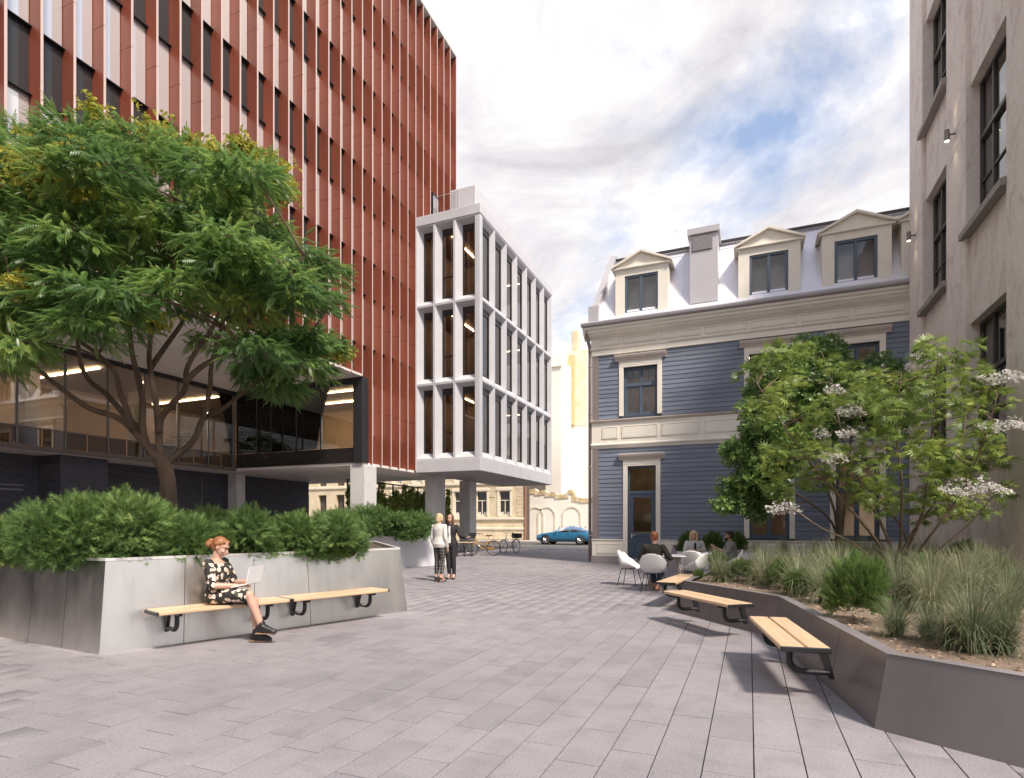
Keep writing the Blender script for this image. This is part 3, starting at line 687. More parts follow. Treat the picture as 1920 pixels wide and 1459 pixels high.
s = lv.build('louvre_slats', M_ZINCD, ch); s['kind'] = 'stuff'
# rooms
rm = MB(); rm.box(.3, HW, 3.2, 3.25, .3, 4.2); rm.box(.3, HW, 3.0, 3.05, 5.4, 7.6); rm.box(3.0, 3.05, .3, 3.2, .3, 7.6); rm.box(7.3, 7.35, .3, 3.2, .3, 7.6)
rm.build('interior_wall', pm('room_paint', (.46, .36, .27), .85, var=.35, scale=1.3), hs)
MB().box(.06, HW, .26, 3.2, .2, .26).box(.06, HW, .26, 3.2, 4.25, 4.35).box(.06, HW, .26, 3.2, 7.62, 7.7).build('interior_floor', M_ROOMGREY, hs)
for z in (4.15, 7.52):
    for x in (.9, 5.2, 6.6, 8.6): MB().box(x, x + .9, 1.4, 1.46, z, z + .03).build('ceiling_light', M_STRIP, hs)
# ================================================================ stucco block on the right
M_STUCCO = None
def stucco():
    m, t, p = new_mat('weathered_stucco'); geo = N(t, 'ShaderNodeNewGeometry'); mp = N(t, 'ShaderNodeMapping'); L(t, geo.outputs['Position'], mp.inputs[0]); mp.inputs['Scale'].default_value = (1, 1, .55)
    a = ramp(t, noise(t, mp.outputs[0], 2.3, 10, .72, .8), [(.34, (.62, .53, .50)), (.48, (.78, .70, .65)), (.72, (.84, .785, .75))])
    b = ramp(t, noise(t, geo.outputs['Position'], 34, 6, .8), [(.3, (.74, .73, .72)), (.5, (1, 1, 1)), (.7, (1.14, 1.14, 1.14))])
    q = N(t, 'ShaderNodeMix', data_type='RGBA', blend_type='MULTIPLY'); q.inputs['Factor'].default_value = 1; L(t, a, q.inputs['A']); L(t, b, q.inputs['B']); L(t, q.outputs['Result'], p.inputs['Base Color'])
    p.inputs['Roughness'].default_value = .9; p.inputs['Specular IOR Level'].default_value = .2
    bp = N(t, 'ShaderNodeBump'); bp.inputs['Strength'].default_value = .55; bp.inputs['Distance'].default_value = .012; L(t, noise(t, geo.outputs['Position'], 55, 6, .7), bp.inputs['Height']); L(t, bp.outputs[0], p.inputs['Normal'])
    return m
M_STUCCO = stucco(); M_SILL = pm('grey_stone_sill', (.30, .27, .25), .7, var=.12, scale=4, bump=.15, bscale=60); M_WFRAME = pm('dark_window_frame', (.085, .075, .07), .45, .2)
M_SGLASS = glass('stucco_block_glass', (.62, .55, .50), .14)
rb = thing('stucco_building', 'tall weathered grey stucco block with deep set windows and stone sills', 'building', (4.48, 12.55, 0))
# local: y along the wall from the near corner, front faces -x
RY1 = 20.66 - 12.55; ly = lambda v: v - 12.55
st_a = (ly(17.15), ly(19.28)); st_b = (ly(13.58), ly(15.79))
for a, b in ((0, st_b[0]), (st_b[1], st_a[0]), (st_a[1], RY1)): MB().cbox(0, .5, a, b, 0, 13.4 if b < 3.5 else (17.6 if b > 7 else 16.3), .012).build('pier', M_STUCCO, rb)  # unseen roofline stepped low so that sun reaches the house dormers
wA = [(st_a[0] + .0, st_a[1] - .0, 2.6, 5.55), (st_a[0], st_a[1], 7.5, 10.5), (st_a[0], st_a[1], 12.5, 15.5)]
wB = [(st_b[0], st_b[1], 3.0, 5.92), (st_b[0], st_b[1], 8.05, 11.25)]
for ws, strip in ((wA, st_a), (wB, st_b)):
    zs = [0] + [z for w in ws for z in w[2:4]] + [13.4 if strip is st_b else 16.3]
    for i in range(0, len(zs), 2): MB().box(.09, .5, strip[0] + .001, strip[1] - .001, zs[i], zs[i + 1]).build('recessed_wall', M_STUCCO, rb)
    for a, b, c, d in ws:
        a += .002; b -= .002
        sl = MB(); sl.hexa([(-.10, a - .03, c - .20), (-.10, b + .12, c - .20), (.088, b + .12, c - .20), (.088, a - .03, c - .20), (-.10, a - .03, c - .06), (-.10, b + .12, c - .06), (.088, b + .12, c - .02), (.088, a - .03, c - .02)]); sl.build('sill', M_SILL, rb)
        fr = MB(); f = .07; xx0, xx1 = .26, .34
        fr.cbox(xx0, xx1, a, a + f, c, d, .005); fr.cbox(xx0, xx1, b - f, b, c, d, .005); fr.cbox(xx0, xx1, a + f, b - f, c, c + f, .005); fr.cbox(xx0, xx1, a + f, b - f, d - f, d, .005)
        tz = c + (d - c) * .60; fr.cbox(xx0 - .02, xx1, a + f, b - f, tz - .05, tz + .05, .005)
        m1, m2 = a + (b - a) / 3, a + (b - a) * 2 / 3
        for m in (m1, m2): fr.cbox(xx0 + .004, xx1 - .004, m - .03, m + .03, c + f, tz - .05, .004); fr.cbox(xx0 + .004, xx1 - .004, m - .03, m + .03, tz + .05, d - f, .004)
        for z in (c + (tz - c) * .5,): fr.box(xx0 + .02, xx1 - .02, a + f, b - f, z - .02, z + .02)
        wn = fr.build('window', M_WFRAME, rb)
        for y0, y1 in ((a + f, m1 - .03), (m1 + .03, m2 - .03), (m2 + .03, b - f)):
            for z0, z1 in ((c + f, tz - .05), (tz + .05, d - f)):
                MB().add([(.31, y0, z0), (.31, y1, z0), (.31, y1, z1), (.31, y0, z1)], [(3, 2, 1, 0)]).build('pane', M_SGLASS, wn)
MB().box(.505, 5, 0, .3, 0, 13.4).box(4.7, 5, .3, 3.3, 0, 13.4).box(4.7, 5, 3.3, RY1, 0, 16.2).box(.505, 5, RY1 - .3, RY1, 0, 16.2).box(.505, 5, .3, 3.3, 13.2, 13.38).box(.505, 5, 3.3, RY1 - .31, 16.0, 16.18).box(.505, 5, 3.3, 3.5, 13.4, 15.99).build('rear_wall', M_STUCCO, rb)
MB().box(2.2, 2.3, .3, RY1 - .3, 0, 13.1).build('interior_wall', pm('taupe_room', (.36, .29, .25), .9), rb)
fl = MB()
for z in (1.9, 6.7, 11.7, 16.6): fl.box(.51, 2.2, .3, RY1 - .3, z, z + .15)
fl.build('interior_floor', M_ROOMGREY, rb)
MB().cbox(-.12, .08, 0, RY1, .3, .62, .02).build('plinth', M_SILL, rb)
M_LAMPB = emit('lit_lamp_lens', (1, .82, .55), 6)
def wall_lamp(y, z, label):
    lp = thing('wall_lamp', label, 'wall lamp', (4.48, y, z), 0, None)
    MB().lathe([(.0, -.16), (.055, -.16), (.055, .10), (.0, .10)], 16, (-.17, 0, 0)).build('lamp_body', pm('lamp_steel', (.22, .2, .19), .35, .8) if not bpy.data.materials.get('lamp_steel') else bpy.data.materials['lamp_steel'], lp, smooth=False)
    MB().tube([(-.115, 0, -.02), (-.001, 0, -.02)], .022, 10).build('bracket', bpy.data.materials['lamp_steel'], lp)
    MB().lathe([(.0, -.162), (.048, -.162)], 16, (-.17, 0, 0)).build('lens', M_LAMPB, lp)
    MB().lathe([(.0, .102), (.048, .102)], 16, (-.17, 0, 0)).build('lens', M_LAMPB, lp)
    for sgn in (-1, 1):
        d = bpy.data.lights.new('lamp_beam', 'SPOT'); d.energy = 5; d.spot_size = R(70); d.spot_blend = .6; d.color = (1, .82, .58); d.shadow_soft_size = .04
        o = bpy.data.objects.new('lamp_beam', d); COL.objects.link(o); o.parent = lp; o.location = (-.17, 0, .115 if sgn > 0 else -.175)
        if sgn > 0: o.rotation_euler = (R(180), 0, 0)
wall_lamp(16.45, 10.65, 'cylinder wall lamp shining up and down between two windows of the stucco block')
wall_lamp(19.95, 9.9, 'cylinder wall lamp on the stucco block at its corner by the dormers')

# ================================================================ across the road
M_SAND = pm('sunlit_sandstone', (.72, .60, .42), .85, var=.14, scale=1.0, bump=.4, bscale=8)
M_SANDP = pm('sandstone_trim', (.80, .72, .58), .85, var=.06, scale=1)
M_LIME = pm('bright_limewash', (.90, .85, .76), .9, var=.05, scale=.25)
M_OCHRE = pm('ochre_rubble', (.66, .50, .28), .95, var=.35, scale=2.2, bump=.6, bscale=10)
sh = thing('stone_house', 'sunlit sandstone house with curtained windows across the road', 'house', (-30, 49.2, 0))
# local x along the street; facade faces -y
x_r = ony(983, 990, 49.2).x + 30
zt = 9.5
hw_ = [ony(p, 990, 49.2).x + 30 for p in (903, 946)]
wz = (ony(946, 968, 49.2).z, ony(946, 920, 49.2).z)
holes = []
wspan = hw_[1] - hw_[0]
xx = hw_[1]
while xx > -40: holes.append((xx - .55, xx + .55, wz[0], wz[1])); xx -= wspan
holes += [(h[0], h[1], 5.6, 7.9) for h in holes]
wall_holes(-45, x_r, 0, zt, holes, .35, lambda x, d, z: (x, d, z), 'wall', M_SAND, sh)
MB().box(-45, x_r, .36, 6, 0, zt).build('house_body', M_DKROOM, sh)
rs = random.Random(5)
zc = .1
while zc < 5.0:                                       # courses of ashlar blocks
    hgt = .36; x = x_r - .02
    while x > x_r - 14:
        w = rs.uniform(.5, 1.0); a, b = x - w + .015, x - .015
        if not any(a < h[1] + .22 and b > h[0] - .22 and zc + hgt > h[2] - .3 and zc < h[3] + .3 for h in holes) and not (wz[0] - .55 < zc + .2 < wz[0] - .05):
            MB().cbox(a, b, -.03 - rs.uniform(0, .012), .0, zc + .012, zc + hgt - .012, .01).build('stone_block', M_SAND, sh)
        x -= w
    zc += hgt
for h in holes:
    if h[0] < x_r - 16: continue
    s = MB(); s.cbox(h[0] - .2, h[0], -.06, .02, h[2], h[3], .01); s.cbox(h[1], h[1] + .2, -.06, .02, h[2], h[3], .01); s.cbox(h[0] - .25, h[1] + .25, -.10, .02, h[3] + .001, h[3] + .28, .02); s.build('window_surround', M_SANDP, sh)
    f = MB(); bars(f, h[0], h[1], h[2], h[3], .12, .2, .07); f.box(h[0] + .07, h[1] - .07, .12, .19, h[2] + 1.45, h[2] + 1.53); f.box((h[0] + h[1]) / 2 - .03, (h[0] + h[1]) / 2 + .03, .125, .19, h[2] + .07, h[2] + 1.45); w = f.build('window', M_SANDP, sh)
    MB().add([(h[0], .21, h[2]), (h[1], .21, h[2]), (h[1], .21, h[3]), (h[0], .21, h[3])], [(0, 1, 2, 3)]).build('pane', M_DARKWIN, w)
    for sx in (-1, 1):
        m = (h[0] + h[1]) / 2; c = MB(); e = h[0] + .07 if sx < 0 else h[1] - .07
        c.add([(e, .205, h[2] + .07), (m - sx * -.02, .205, h[2] + .07), (m + sx * .22, .203, h[2] + .45), (e, .205, h[2] + .35)], [(0, 1, 2, 3)]); c.build('curtain', pm('lace_curtain', (.7, .68, .64), .9) if not bpy.data.materials.get('lace_curtain') else bpy.data.materials['lace_curtain'], w)
MB().cbox(-45, x_r + .02, -.16, .0, wz[0] - .32, wz[0] - .12, .02).cbox(-45, x_r + .02, -.12, .0, wz[0] - 1.25, wz[0] - 1.05, .02).cbox(-45, x_r + .06, -.12, .0, wz[1] + .62, wz[1] + .85, .02).build('string_course', M_SANDP, sh)
MB().tube([(x_r + .15, -.1, 0), (x_r + .15, -.1, zt)], .09, 8).build('downpipe', pm('rusty_pipe', (.33, .16, .09), .8), sh)
MB().cbox(-45.2, x_r + .2, -.4, 6.2, zt + .002, zt + .5, .03).build('roof', M_SANDP, sh)
# ruined garden wall
rw = thing('old_wall', 'sunlit old limewashed wall with blind arches and a crumbling top across the road', 'wall', (0, 50.6, 0))
xa, xb = ony(984, 990, 50.6).x, ony(1190, 990, 50.6).x + 3
mb = MB(); nseg = 40; rs = random.Random(9); top = []
for i in range(nseg + 1):
    x = xa + (xb - xa) * i / nseg; t = i / nseg
    top.append((x, 4.9 - 1.1 * min(1, t * 2.2) + rs.uniform(-.12, .12) + (.5 if .32 < t < .36 else 0)))
mb.prism([(xa, 0)] + [(xb, 0)] + top[::-1], 'y', 0, .6); mb.build('wall_face', M_LIME, rw)
for i in range(nseg):
    x0, z0 = top[i]; x1, z1 = top[i + 1]; MB().hexa([(x0, -.07, min(z0, z1) - .32), (x1 - .02, -.07, min(z0, z1) - .30), (x1 - .02, .64, min(z0, z1) - .30), (x0, .64, min(z0, z1) - .32), (x0, -.07, z0 + .06), (x1 - .02, -.07, z1 + .06), (x1 - .02, .64, z1 + .06), (x0, .64, z0 + .06)]).build('coping_stone', M_OCHRE if i % 3 else M_SAND, rw)
for px in (1003, 1025, 1072):
    cx = ony(px, 990, 50.6).x; pts = [(cx - .75, .1), (cx - .75, 2.3)] + [(cx - .75 * math.cos(a), 2.3 + .75 * math.sin(a)) for a in np.linspace(.2, math.pi - .2, 7)] + [(cx + .75, 2.3), (cx + .75, .1)]
    mb = MB()
    for p, q in zip(pts[:-1], pts[1:]):
        d = Vector((q[0] - p[0], q[1] - p[1])); nrm = Vector((-d.y, d.x)).normalized() * .16
        mb.prism([(p[0], p[1]), (q[0], q[1]), (q[0] + nrm.x, q[1] + nrm.y), (p[0] + nrm.x, p[1] + nrm.y)], 'y', -.06, -.002)
    mb.build('blind_arch', M_SANDP, rw)
# tall blank gables behind
def gable(name, label, pxa, pxb, y, ztop, rot, mat, extra=None):
    a, b = ony(pxa, 900, y).x, ony(pxb, 900, y).x
    g = thing(name, label, 'building', (a, y, 0), rot); w = b - a
    MB().prism([(0, 0), (w, 0), (w, ztop), (w * .55, ztop + .8), (0, ztop - .4)], 'y', 0, 8).build('wall', mat, g)
    return g, w
g1, w1 = gable('gable_building', 'tall bright white blank gable wall rising behind the annex', 1000, 1052, 58, 19.0, R(0), M_LIME)
MB().cbox(-.1, w1 + .1, -.2, .1, 18.2, 18.5, .03).build('coping', M_LIME, g1)
g2, w2 = gable('tenement_building', 'tall sunlit tenement wall with an ochre brick chimney breast above the old wall', 1045, 1200, 62, 20.5, R(0), M_LIME)
a = ony(1063, 800, 62).x - g2.location.x; z0, z1 = ony(1063, 800, 62).z, ony(1063, 680, 62).z
MB().cbox(a, a + 2.3, -.05, -.005, z0, z1 + 1.2, .02).build('ochre_patch', pm('ochre_render', (.88, .77, .56), .95, var=.22, scale=.9), g2)
ccm = MB().cbox(a + .30, a + .95, -.35, -.052, z0 + .1, z1 + .7, .02).build('chimney_breast', brickmat('ochre_brick', (.62, .43, .20), (.70, .52, .28), (.75, .64, .46), 2.0), g2)
MB().cbox(w2 * .18, w2 * .26, -.02, 1.2, 20.6, 23.2, .04).build('chimney', M_SAND, g2)

# block added behind the viewer to darken reflections; seen only mirrored in the glass
M_BRICKR = brickmat('added_block_brick', (.30, .12, .08), (.36, .16, .11), (.40, .36, .33), 3.0)
ct = thing('added_rear_building', 'unseen red brick block added behind the viewer, mirrored in the door glass of the blue house', 'building', (-30, -30, 0))
MB().box(0, 46, -8, 0, 0, 11).build('wall', M_BRICKR, ct)
for i in range(11):
    for z in (1.2, 4.6, 7.8): MB().cbox(1.5 + i * 4, 3.3 + i * 4, .001, .05, z, z + 2.3, .02).build('window', M_PALEWIN, ct)
# ================================================================ planters and benches
def offset_poly(pts, d):                               # ccw polygon moved inwards by d
    n = len(pts); out = []
    for i in range(n):
        p0, p1, p2 = Vector(pts[i - 1]), Vector(pts[i]), Vector(pts[(i + 1) % n])
        e1, e2 = (p1 - p0).normalized(), (p2 - p1).normalized(); n1, n2 = Vector((-e1.y, e1.x)), Vector((-e2.y, e2.x))
        b = n1 + n2; k = b.dot(n1); out.append(p1 + b * (d / max(k, .3)))
    return out
def planter(name, label, pts, h, inset, joints, mat, rim_w, rim_h, rim_mat, soil_mat, hide=(), group=None):
    pts = [Vector(p) for p in pts]; o = thing(name, label, 'planter', (pts[0].x, pts[0].y, 0), 0, group); org = pts[0].copy()
    lp = [p - org for p in pts]; th = .045; n = len(lp)
    top = offset_poly(lp, inset); ib = offset_poly(lp, th); it = offset_poly(lp, inset + th)
    H = h - rim_h
    for i in range(n):
        if i in hide: continue
        j = (i + 1) % n; ts = [0] + list(joints.get(i, [])) + [1]
        for a, b in zip(ts[:-1], ts[1:]):
            L_ = (lp[j] - lp[i]).length; g = .0035 / L_; ta = a + (g if a > 0 else 0); tb = b - (g if b < 1 else 0)
            sa = .16 / L_ if 0 < a < 1 else 0; sb = .16 / L_ if 0 < b < 1 else 0
            sa = sb = 0
            f = lambda A, B, t, z: (*(A.lerp(B, t)), z)
            MB().hexa([f(lp[i], lp[j], ta, 0), f(lp[i], lp[j], tb, 0), f(ib[i], ib[j], tb, 0), f(ib[i], ib[j], ta, 0), f(top[i], top[j], ta + sa, H), f(top[i], top[j], tb + sb, H), f(it[i], it[j], tb + sb, H), f(it[i], it[j], ta + sa, H)]).build('panel', mat, o)
    ro = offset_poly(lp, inset - .006); ri = offset_poly(lp, inset + rim_w)
    rm = MB()
    for i in range(n):
        j = (i + 1) % n
        rm.hexa([(*ro[i], H + .003), (*ro[j], H + .003), (*ri[j], H + .003), (*ri[i], H + .003), (*ro[i], h), (*ro[j], h), (*ri[j], h), (*ri[i], h)])
    rm.build('rim', rim_mat, o)
    so = offset_poly(lp, inset + rim_w - .02); MB().add([(*p, h - .05) for p in so], [tuple(range(n))]).build('soil', soil_mat, o)
    return o
def brushed_steel(name, col, rough, metal):
    m, t, p = new_mat(name); geo = N(t, 'ShaderNodeNewGeometry'); mp = N(t, 'ShaderNodeMapping'); L(t, geo.outputs['Position'], mp.inputs[0]); mp.inputs['Scale'].default_value = (1.2, 1.2, .5)
    c = ramp(t, noise(t, mp.outputs[0], 1.4, 5, .5, .3), [(.3, scl(col, .88)), (.7, scl(col, 1.10))])
    mp3 = N(t, 'ShaderNodeMapping'); L(t, geo.outputs['Position'], mp3.inputs[0]); mp3.inputs['Scale'].default_value = (11, 11, .9)
    q3 = N(t, 'ShaderNodeMix', data_type='RGBA', blend_type='MULTIPLY'); q3.inputs['Factor'].default_value = 1; L(t, c, q3.inputs['A']); L(t, ramp(t, noise(t, mp3.outputs[0], 1.0, 6, .65, .3), [(.28, (.90, .89, .88)), (.46, (1, 1, 1)), (1, (1.02, 1.02, 1.02))]), q3.inputs['B']); L(t, q3.outputs['Result'], p.inputs['Base Color'])
    p.inputs['Metallic'].default_value = metal
    r = ramp(t, noise(t, mp.outputs[0], 3.0, 6, .6), [(.3, (rough - .06,) * 3), (.7, (rough + .08,) * 3)]); L(t, r, p.inputs['Roughness'])
    mp2 = N(t, 'ShaderNodeMapping'); L(t, geo.outputs['Position'], mp2.inputs[0]); mp2.inputs['Scale'].default_value = (6, 6, 260)
    b = N(t, 'ShaderNodeBump'); b.inputs['Strength'].default_value = .04; b.inputs['Distance'].default_value = .002; L(t, noise(t, mp2.outputs[0], 1.5, 3, .6), b.inputs['Height']); L(t, b.outputs[0], p.inputs['Normal'])
    return m
M_STEEL = brushed_steel('brushed_steel', (.74, .71, .675), .34, 1.0); M_STEELRIM = pm('pale_steel_rim', (.72, .70, .68), .4, .3, var=.04)
M_BRONZE = brushed_steel('bronze_steel', (.235, .212, .215), .40, .6); M_BRONZERIM = brushed_steel('bronze_rim', (.33, .30, .305), .45, .5)
M_WHITEP = pm('white_metal_panel', (.74, .74, .78), .35, .15, var=.04, scale=.7)
M_SOIL = pm('dark_soil', (.085, .062, .045), .95, var=.35, scale=14, bump=.8, bscale=35)
M_BARK = pm('bark_mulch', (.20, .145, .105), .95, var=.45, scale=28, bump=1.0, bscale=45)
LP = [(-6.58, 4.08), (-5.23, 8.11), (-8.2, 11.5), (-13.5, 10.5), (-13.5, 4.58)]
Lw = (Vector(LP[1]) - Vector(LP[0]))
tj = lambda px, py: (Vector(gnd(px, py)[:2]) - Vector(LP[0])).dot(Lw) / Lw.length_squared
planterL = planter('steel_planter', 'tall brushed steel planter with two wooden benches on its sunlit side', LP, 1.05, .11, {0: [tj(343, 1205), tj(478, 1186), tj(585, 1172)], 4: [.50, .64, .78, .89]}, M_STEEL, .05, .035, M_STEELRIM, M_SOIL)
RP = [(.806, 4.67), (4.33, 2.45), (4.33, 16.4), (-.68, 13.7), (-1.1, 9.68), (.259, 7.98)]
planterR = planter('bronze_planter', 'low zigzag bronze metal planter filled with feather grasses and shrubs', RP, .52, .10, {0: [.27, .6], 3: [.33, .66], 4: [.40, .70], 5: [.22, .46, .70]}, M_BRONZE, .10, .006, M_BRONZERIM, M_BARK)
planterW = planter('white_planter', 'white panelled planter with junipers behind the two standing women', [(-12.6, 15.4), (-10.75, 16.2), (-10.0, 18.3), (-13.6, 20.2), (-15.4, 18.0)], 1.06, .05, {0: [.5], 1: [.12, .6]}, M_WHITEP, .05, .02, M_WHITEP, M_SOIL)
planterB = planter('slim_planter', 'low pale planter with grasses running along the foot of the blue house', [(-2.5, 19.55), (4.30, 19.55), (4.30, 20.75), (-2.2, 20.75)], .56, .06, {0: [.2, .4, .6, .8]}, M_WHITEP, .04, .02, M_WHITEP, M_BARK)
MB().hexa([(-.02, -.02, 0), (.30, -.02, 0), (.30, 1.0, 0), (-.02, 1.0, 0), (.16, .05, .75), (.30, .05, .50), (.30, .9, .5), (.16, .9, .75)]).build('end_fold', pm('grey_brown_metal', (.34, .30, .29), .5, .3), planterB)
def wood(name):
    m, t, p = new_mat(name); tc = N(t, 'ShaderNodeTexCoord'); mp = N(t, 'ShaderNodeMapping'); L(t, tc.outputs['Object'], mp.inputs[0]); mp.inputs['Scale'].default_value = (1.3, 26, 26)
    c = ramp(t, noise(t, mp.outputs[0], 1.6, 6, .6, .5), [(.25, (.46, .305, .18)), (.5, (.60, .425, .265)), (.75, (.68, .50, .33))]); L(t, c, p.inputs['Base Color']); p.inputs['Roughness'].default_value = .5
    return m
M_WOOD = wood('bench_oak'); M_BLACKM = pm('black_steel', (.028, .028, .03), .42, .3, var=.1)
def bench(label, p0, p1, out, width, ztop, nb, group='benches fixed to the planters'):
    p0, p1 = Vector(p0), Vector(p1); d = (p1 - p0); Lb = d.length; rz = math.atan2(d.y, d.x)
    s = 1 if Vector((-d.y, d.x)).dot(Vector(out)) > 0 else -1           # local +y is outward when s == 1
    o = thing('wall_bench', label, 'bench', (p0.x, p0.y, 0), rz, group)
    w1 = width * .46; t = .042
    for k, (a, b) in enumerate(((.0, w1), (w1 + .016, width))):
        y0, y1 = sorted((s * a, s * b)); MB().cbox(.022, Lb - .022, y0, y1, ztop - t, ztop, .008).build('plank', M_WOOD, o)
    for x0, x1 in ((0, .02), (Lb - .02, Lb)):
        y0, y1 = sorted((-s * .002, s * (width + .002))); MB().cbox(x0, x1, y0, y1, ztop - t - .004, ztop - .001, .006).build('end_cap', M_BLACKM, o)
    for i in range(nb):
        x = .25 + (Lb - .5) * i / max(nb - 1, 1)
        mb = MB()
        y0, y1 = sorted((s * .0, s * (width - .03))); mb.cbox(x - .022, x + .022, y0, y1, ztop - t - .034, ztop - t - .001, .004)
        mb.hexa([(x - .02, s * -.085, ztop - .30), (x + .02, s * -.085, ztop - .30), (x + .02, s * -.045, ztop - .30), (x - .02, s * -.045, ztop - .30), (x - .02, s * -.03, ztop - t - .002), (x + .02, s * -.03, ztop - t - .002), (x + .02, s * .05, ztop - t - .002), (x - .02, s * .05, ztop - t - .002)])
        pts = [(x, s * -.05, ztop - .25)] + [(x, s * (width * .42 + .10 * math.sin(q)), ztop - .25 + .10 - .10 * math.cos(q)) for q in np.linspace(0, math.pi / 2, 6)] + [(x, s * (width * .42 + .10), ztop - t - .03)]
        mb.tube(pts, .026, 10)
        mb.build('bracket', M_BLACKM, o)
    return o
Tn = Lw.normalized(); Nn = Vector((Tn.y, -Tn.x)); P0 = Vector(LP[0])
bench('slatted oak bench on the steel planter carrying the woman with a laptop', P0 + Tn * .42 + Nn * .04, P0 + Tn * 1.985 + Nn * .04, Nn, .42, .46, 2)
bench('empty slatted oak bench on the steel planter at its open plaza end', P0 + Tn * 2.0 + Nn * .04, P0 + Tn * 3.55 + Nn * .04, Nn, .42, .46, 2)
bench('slatted oak bench on the bronze planter beside the folded front corner', (.36, 6.72), (.60, 5.14), (-1, -.1), .37, .45, 2)
bench('slatted oak bench on the middle facet of the bronze planter', (-.90, 8.97), (.06, 7.72), (-.78, -.62), .37, .45, 2)
bench('slatted oak bench on the far facet of the bronze planter near the tables', (-1.15, 10.0), (-.95, 11.9), (-1, .1), .34, .45, 2)
# ================================================================ foliage helpers
def unit(a): return a / np.maximum(np.linalg.norm(a, axis=-1, keepdims=True), 1e-9)
def scatter(Vt, Ft, pos, fwd, up, sc, tint):
    f = unit(fwd); s = unit(np.cross(up, f)); u = np.cross(f, s); n = len(pos); k = len(Vt)
    V = pos[:, None] + sc[:, None, None] * (Vt[None, :, 0, None] * f[:, None] + Vt[None, :, 1, None] * s[:, None] + Vt[None, :, 2, None] * u[:, None])
    F = Ft[None] + (np.arange(n) * k)[:, None, None]
    return V.reshape(-1, 3), F.reshape(-1, Ft.shape[1]), np.repeat(tint, k)
def join(parts):
    V, F, T, b = [], [], [], 0
    for v, f, t in parts: V.append(v); F.append(f + b); T.append(t); b += len(v)
    return np.concatenate(V), np.concatenate(F), np.concatenate(T)
def pinnate(n=7, L_=.30, ll=.085, lw=.020, droop=.9):
    V, F = [], []
    for i in range(n):
        x = L_ * (.12 + .86 * i / (n - 1)); sz = (.75 + .5 * math.sin(math.pi * (i + 1) / (n + 1)))
        for sd_ in (-1, 1):
            b = len(V); a = R(52 - 18 * i / n); dx, dy = math.cos(a) * ll * sz, math.sin(a) * ll * sz * sd_; px_, py_ = -math.sin(a) * sd_ * lw, math.cos(a) * lw
            z0 = -droop * x * x; 
            V += [(x, 0, z0), (x + dx * .45 + px_, dy * .45 + py_, z0 - .010), (x + dx, dy, z0 - .035 * sz), (x + dx * .45 - px_, dy * .45 - py_, z0 - .010)]; F.append((b, b + 1, b + 2, b + 3))
    b = len(V); x = L_; V += [(x, 0, -droop * x * x), (x + .05, lw, -droop * x * x - .02), (x + .1, 0, -droop * x * x - .05), (x + .05, -lw, -droop * x * x - .02)]; F.append((b, b + 1, b + 2, b + 3))
    b = len(V); V += [(0, -.003, 0), (0, .003, 0), (L_, .002, -droop * L_ * L_), (L_, -.002, -droop * L_ * L_)]; F.append((b, b + 1, b + 2, b + 3))
    return np.array(V), np.array(F)
def palmate(n=6, ll=.15, lw=.020):
    V, F = [], []
    for i in range(n):
        a = R(-75 + 150 * i / (n - 1)); l = ll * (1 - .25 * abs(i - (n - 1) / 2) / n * 2); c, s_ = math.cos(a), math.sin(a); b = len(V)
        V += [(0, 0, 0), (c * l * .45 - s_ * lw, s_ * l * .45 + c * lw, .008), (c * l, s_ * l, -.03), (c * l * .45 + s_ * lw, s_ * l * .45 - c * lw, .008)]; F.append((b, b + 1, b + 2, b + 3))
    return np.array(V), np.array(F)
def obov(n=7, r=.10, ll=.075, lw=.024):
    V, F = [], []
    for i in range(n):
        a = 2 * math.pi * i / n + .3 * (i % 2); e = .4 + .3 * (i % 3); c, s_ = math.cos(a), math.sin(a); b = len(V); l = ll; x0 = .015 * i
        V += [(x0, 0, 0), (x0 + e * l * .6 + .0, c * l * .6 - s_ * lw, s_ * l * .6 + c * lw), (x0 + e * l, c * l, s_ * l), (x0 + e * l * .6, c * l * .6 + s_ * lw, s_ * l * .6 - c * lw)]; F.append((b, b + 1, b + 2, b + 3))
    return np.array(V), np.array(F)
def spray(n=11, L_=.13):                                # feathery juniper spray
    V, F = [], []; rs = random.Random(4)
    for i in range(n):
        x = L_ * i / n * .8; 
        for sd_ in (-1, 1):
            a = R(rs.uniform(22, 50)); l = .060 * (1 - .45 * i / n) * rs.uniform(.8, 1.2); el = rs.uniform(-.4, .5); b = len(V); w = .0038
            V += [(x - w, 0, 0), (x + w, 0, 0), (x + math.cos(a) * l, math.sin(a) * l * sd_, el * l)]; F.append((b, b + 1, b + 2))
    b = len(V); V += [(0, -.004, 0), (0, .004, 0), (L_, 0, 0)]; F.append((b, b + 1, b + 2))
    return np.array(V), np.array(F)
G = lambda *c: c
M_TREE = leafmat('locust_leaf', [(0, (.062, .130, .040)), (.5, (.155, .275, .075)), (.82, (.33, .44, .11)), (.93, (.36, .42, .10)), (1, (.46, .46, .12))], .55, .36, .6)
M_JUN = leafmat('juniper_leaf', [(0, (.095, .175, .054)), (.6, (.18, .285, .084)), (1, (.34, .42, .14))], .30, .6, .25)
M_PALM = leafmat('palmate_leaf', [(0, (.11, .165, .045)), (.5, (.215, .295, .066)), (1, (.40, .45, .095))], .42, .42, .45)
M_OBO = leafmat('glossy_leaf', [(0, (.095, .175, .05)), (.6, (.18, .295, .075)), (1, (.30, .40, .10))], .35, .35, .5)
M_GRASS = leafmat('feather_grass', [(0, (.14, .175, .095)), (.35, (.26, .28, .165)), (.75, (.46, .43, .28)), (1, (.64, .58, .42))], .35, .6, .25)
M_SHRUB = leafmat('small_shrub', [(0, (.085, .15, .040)), (.6, (.15, .235, .06)), (1, (.25, .32, .085))], .3, .6, .25)
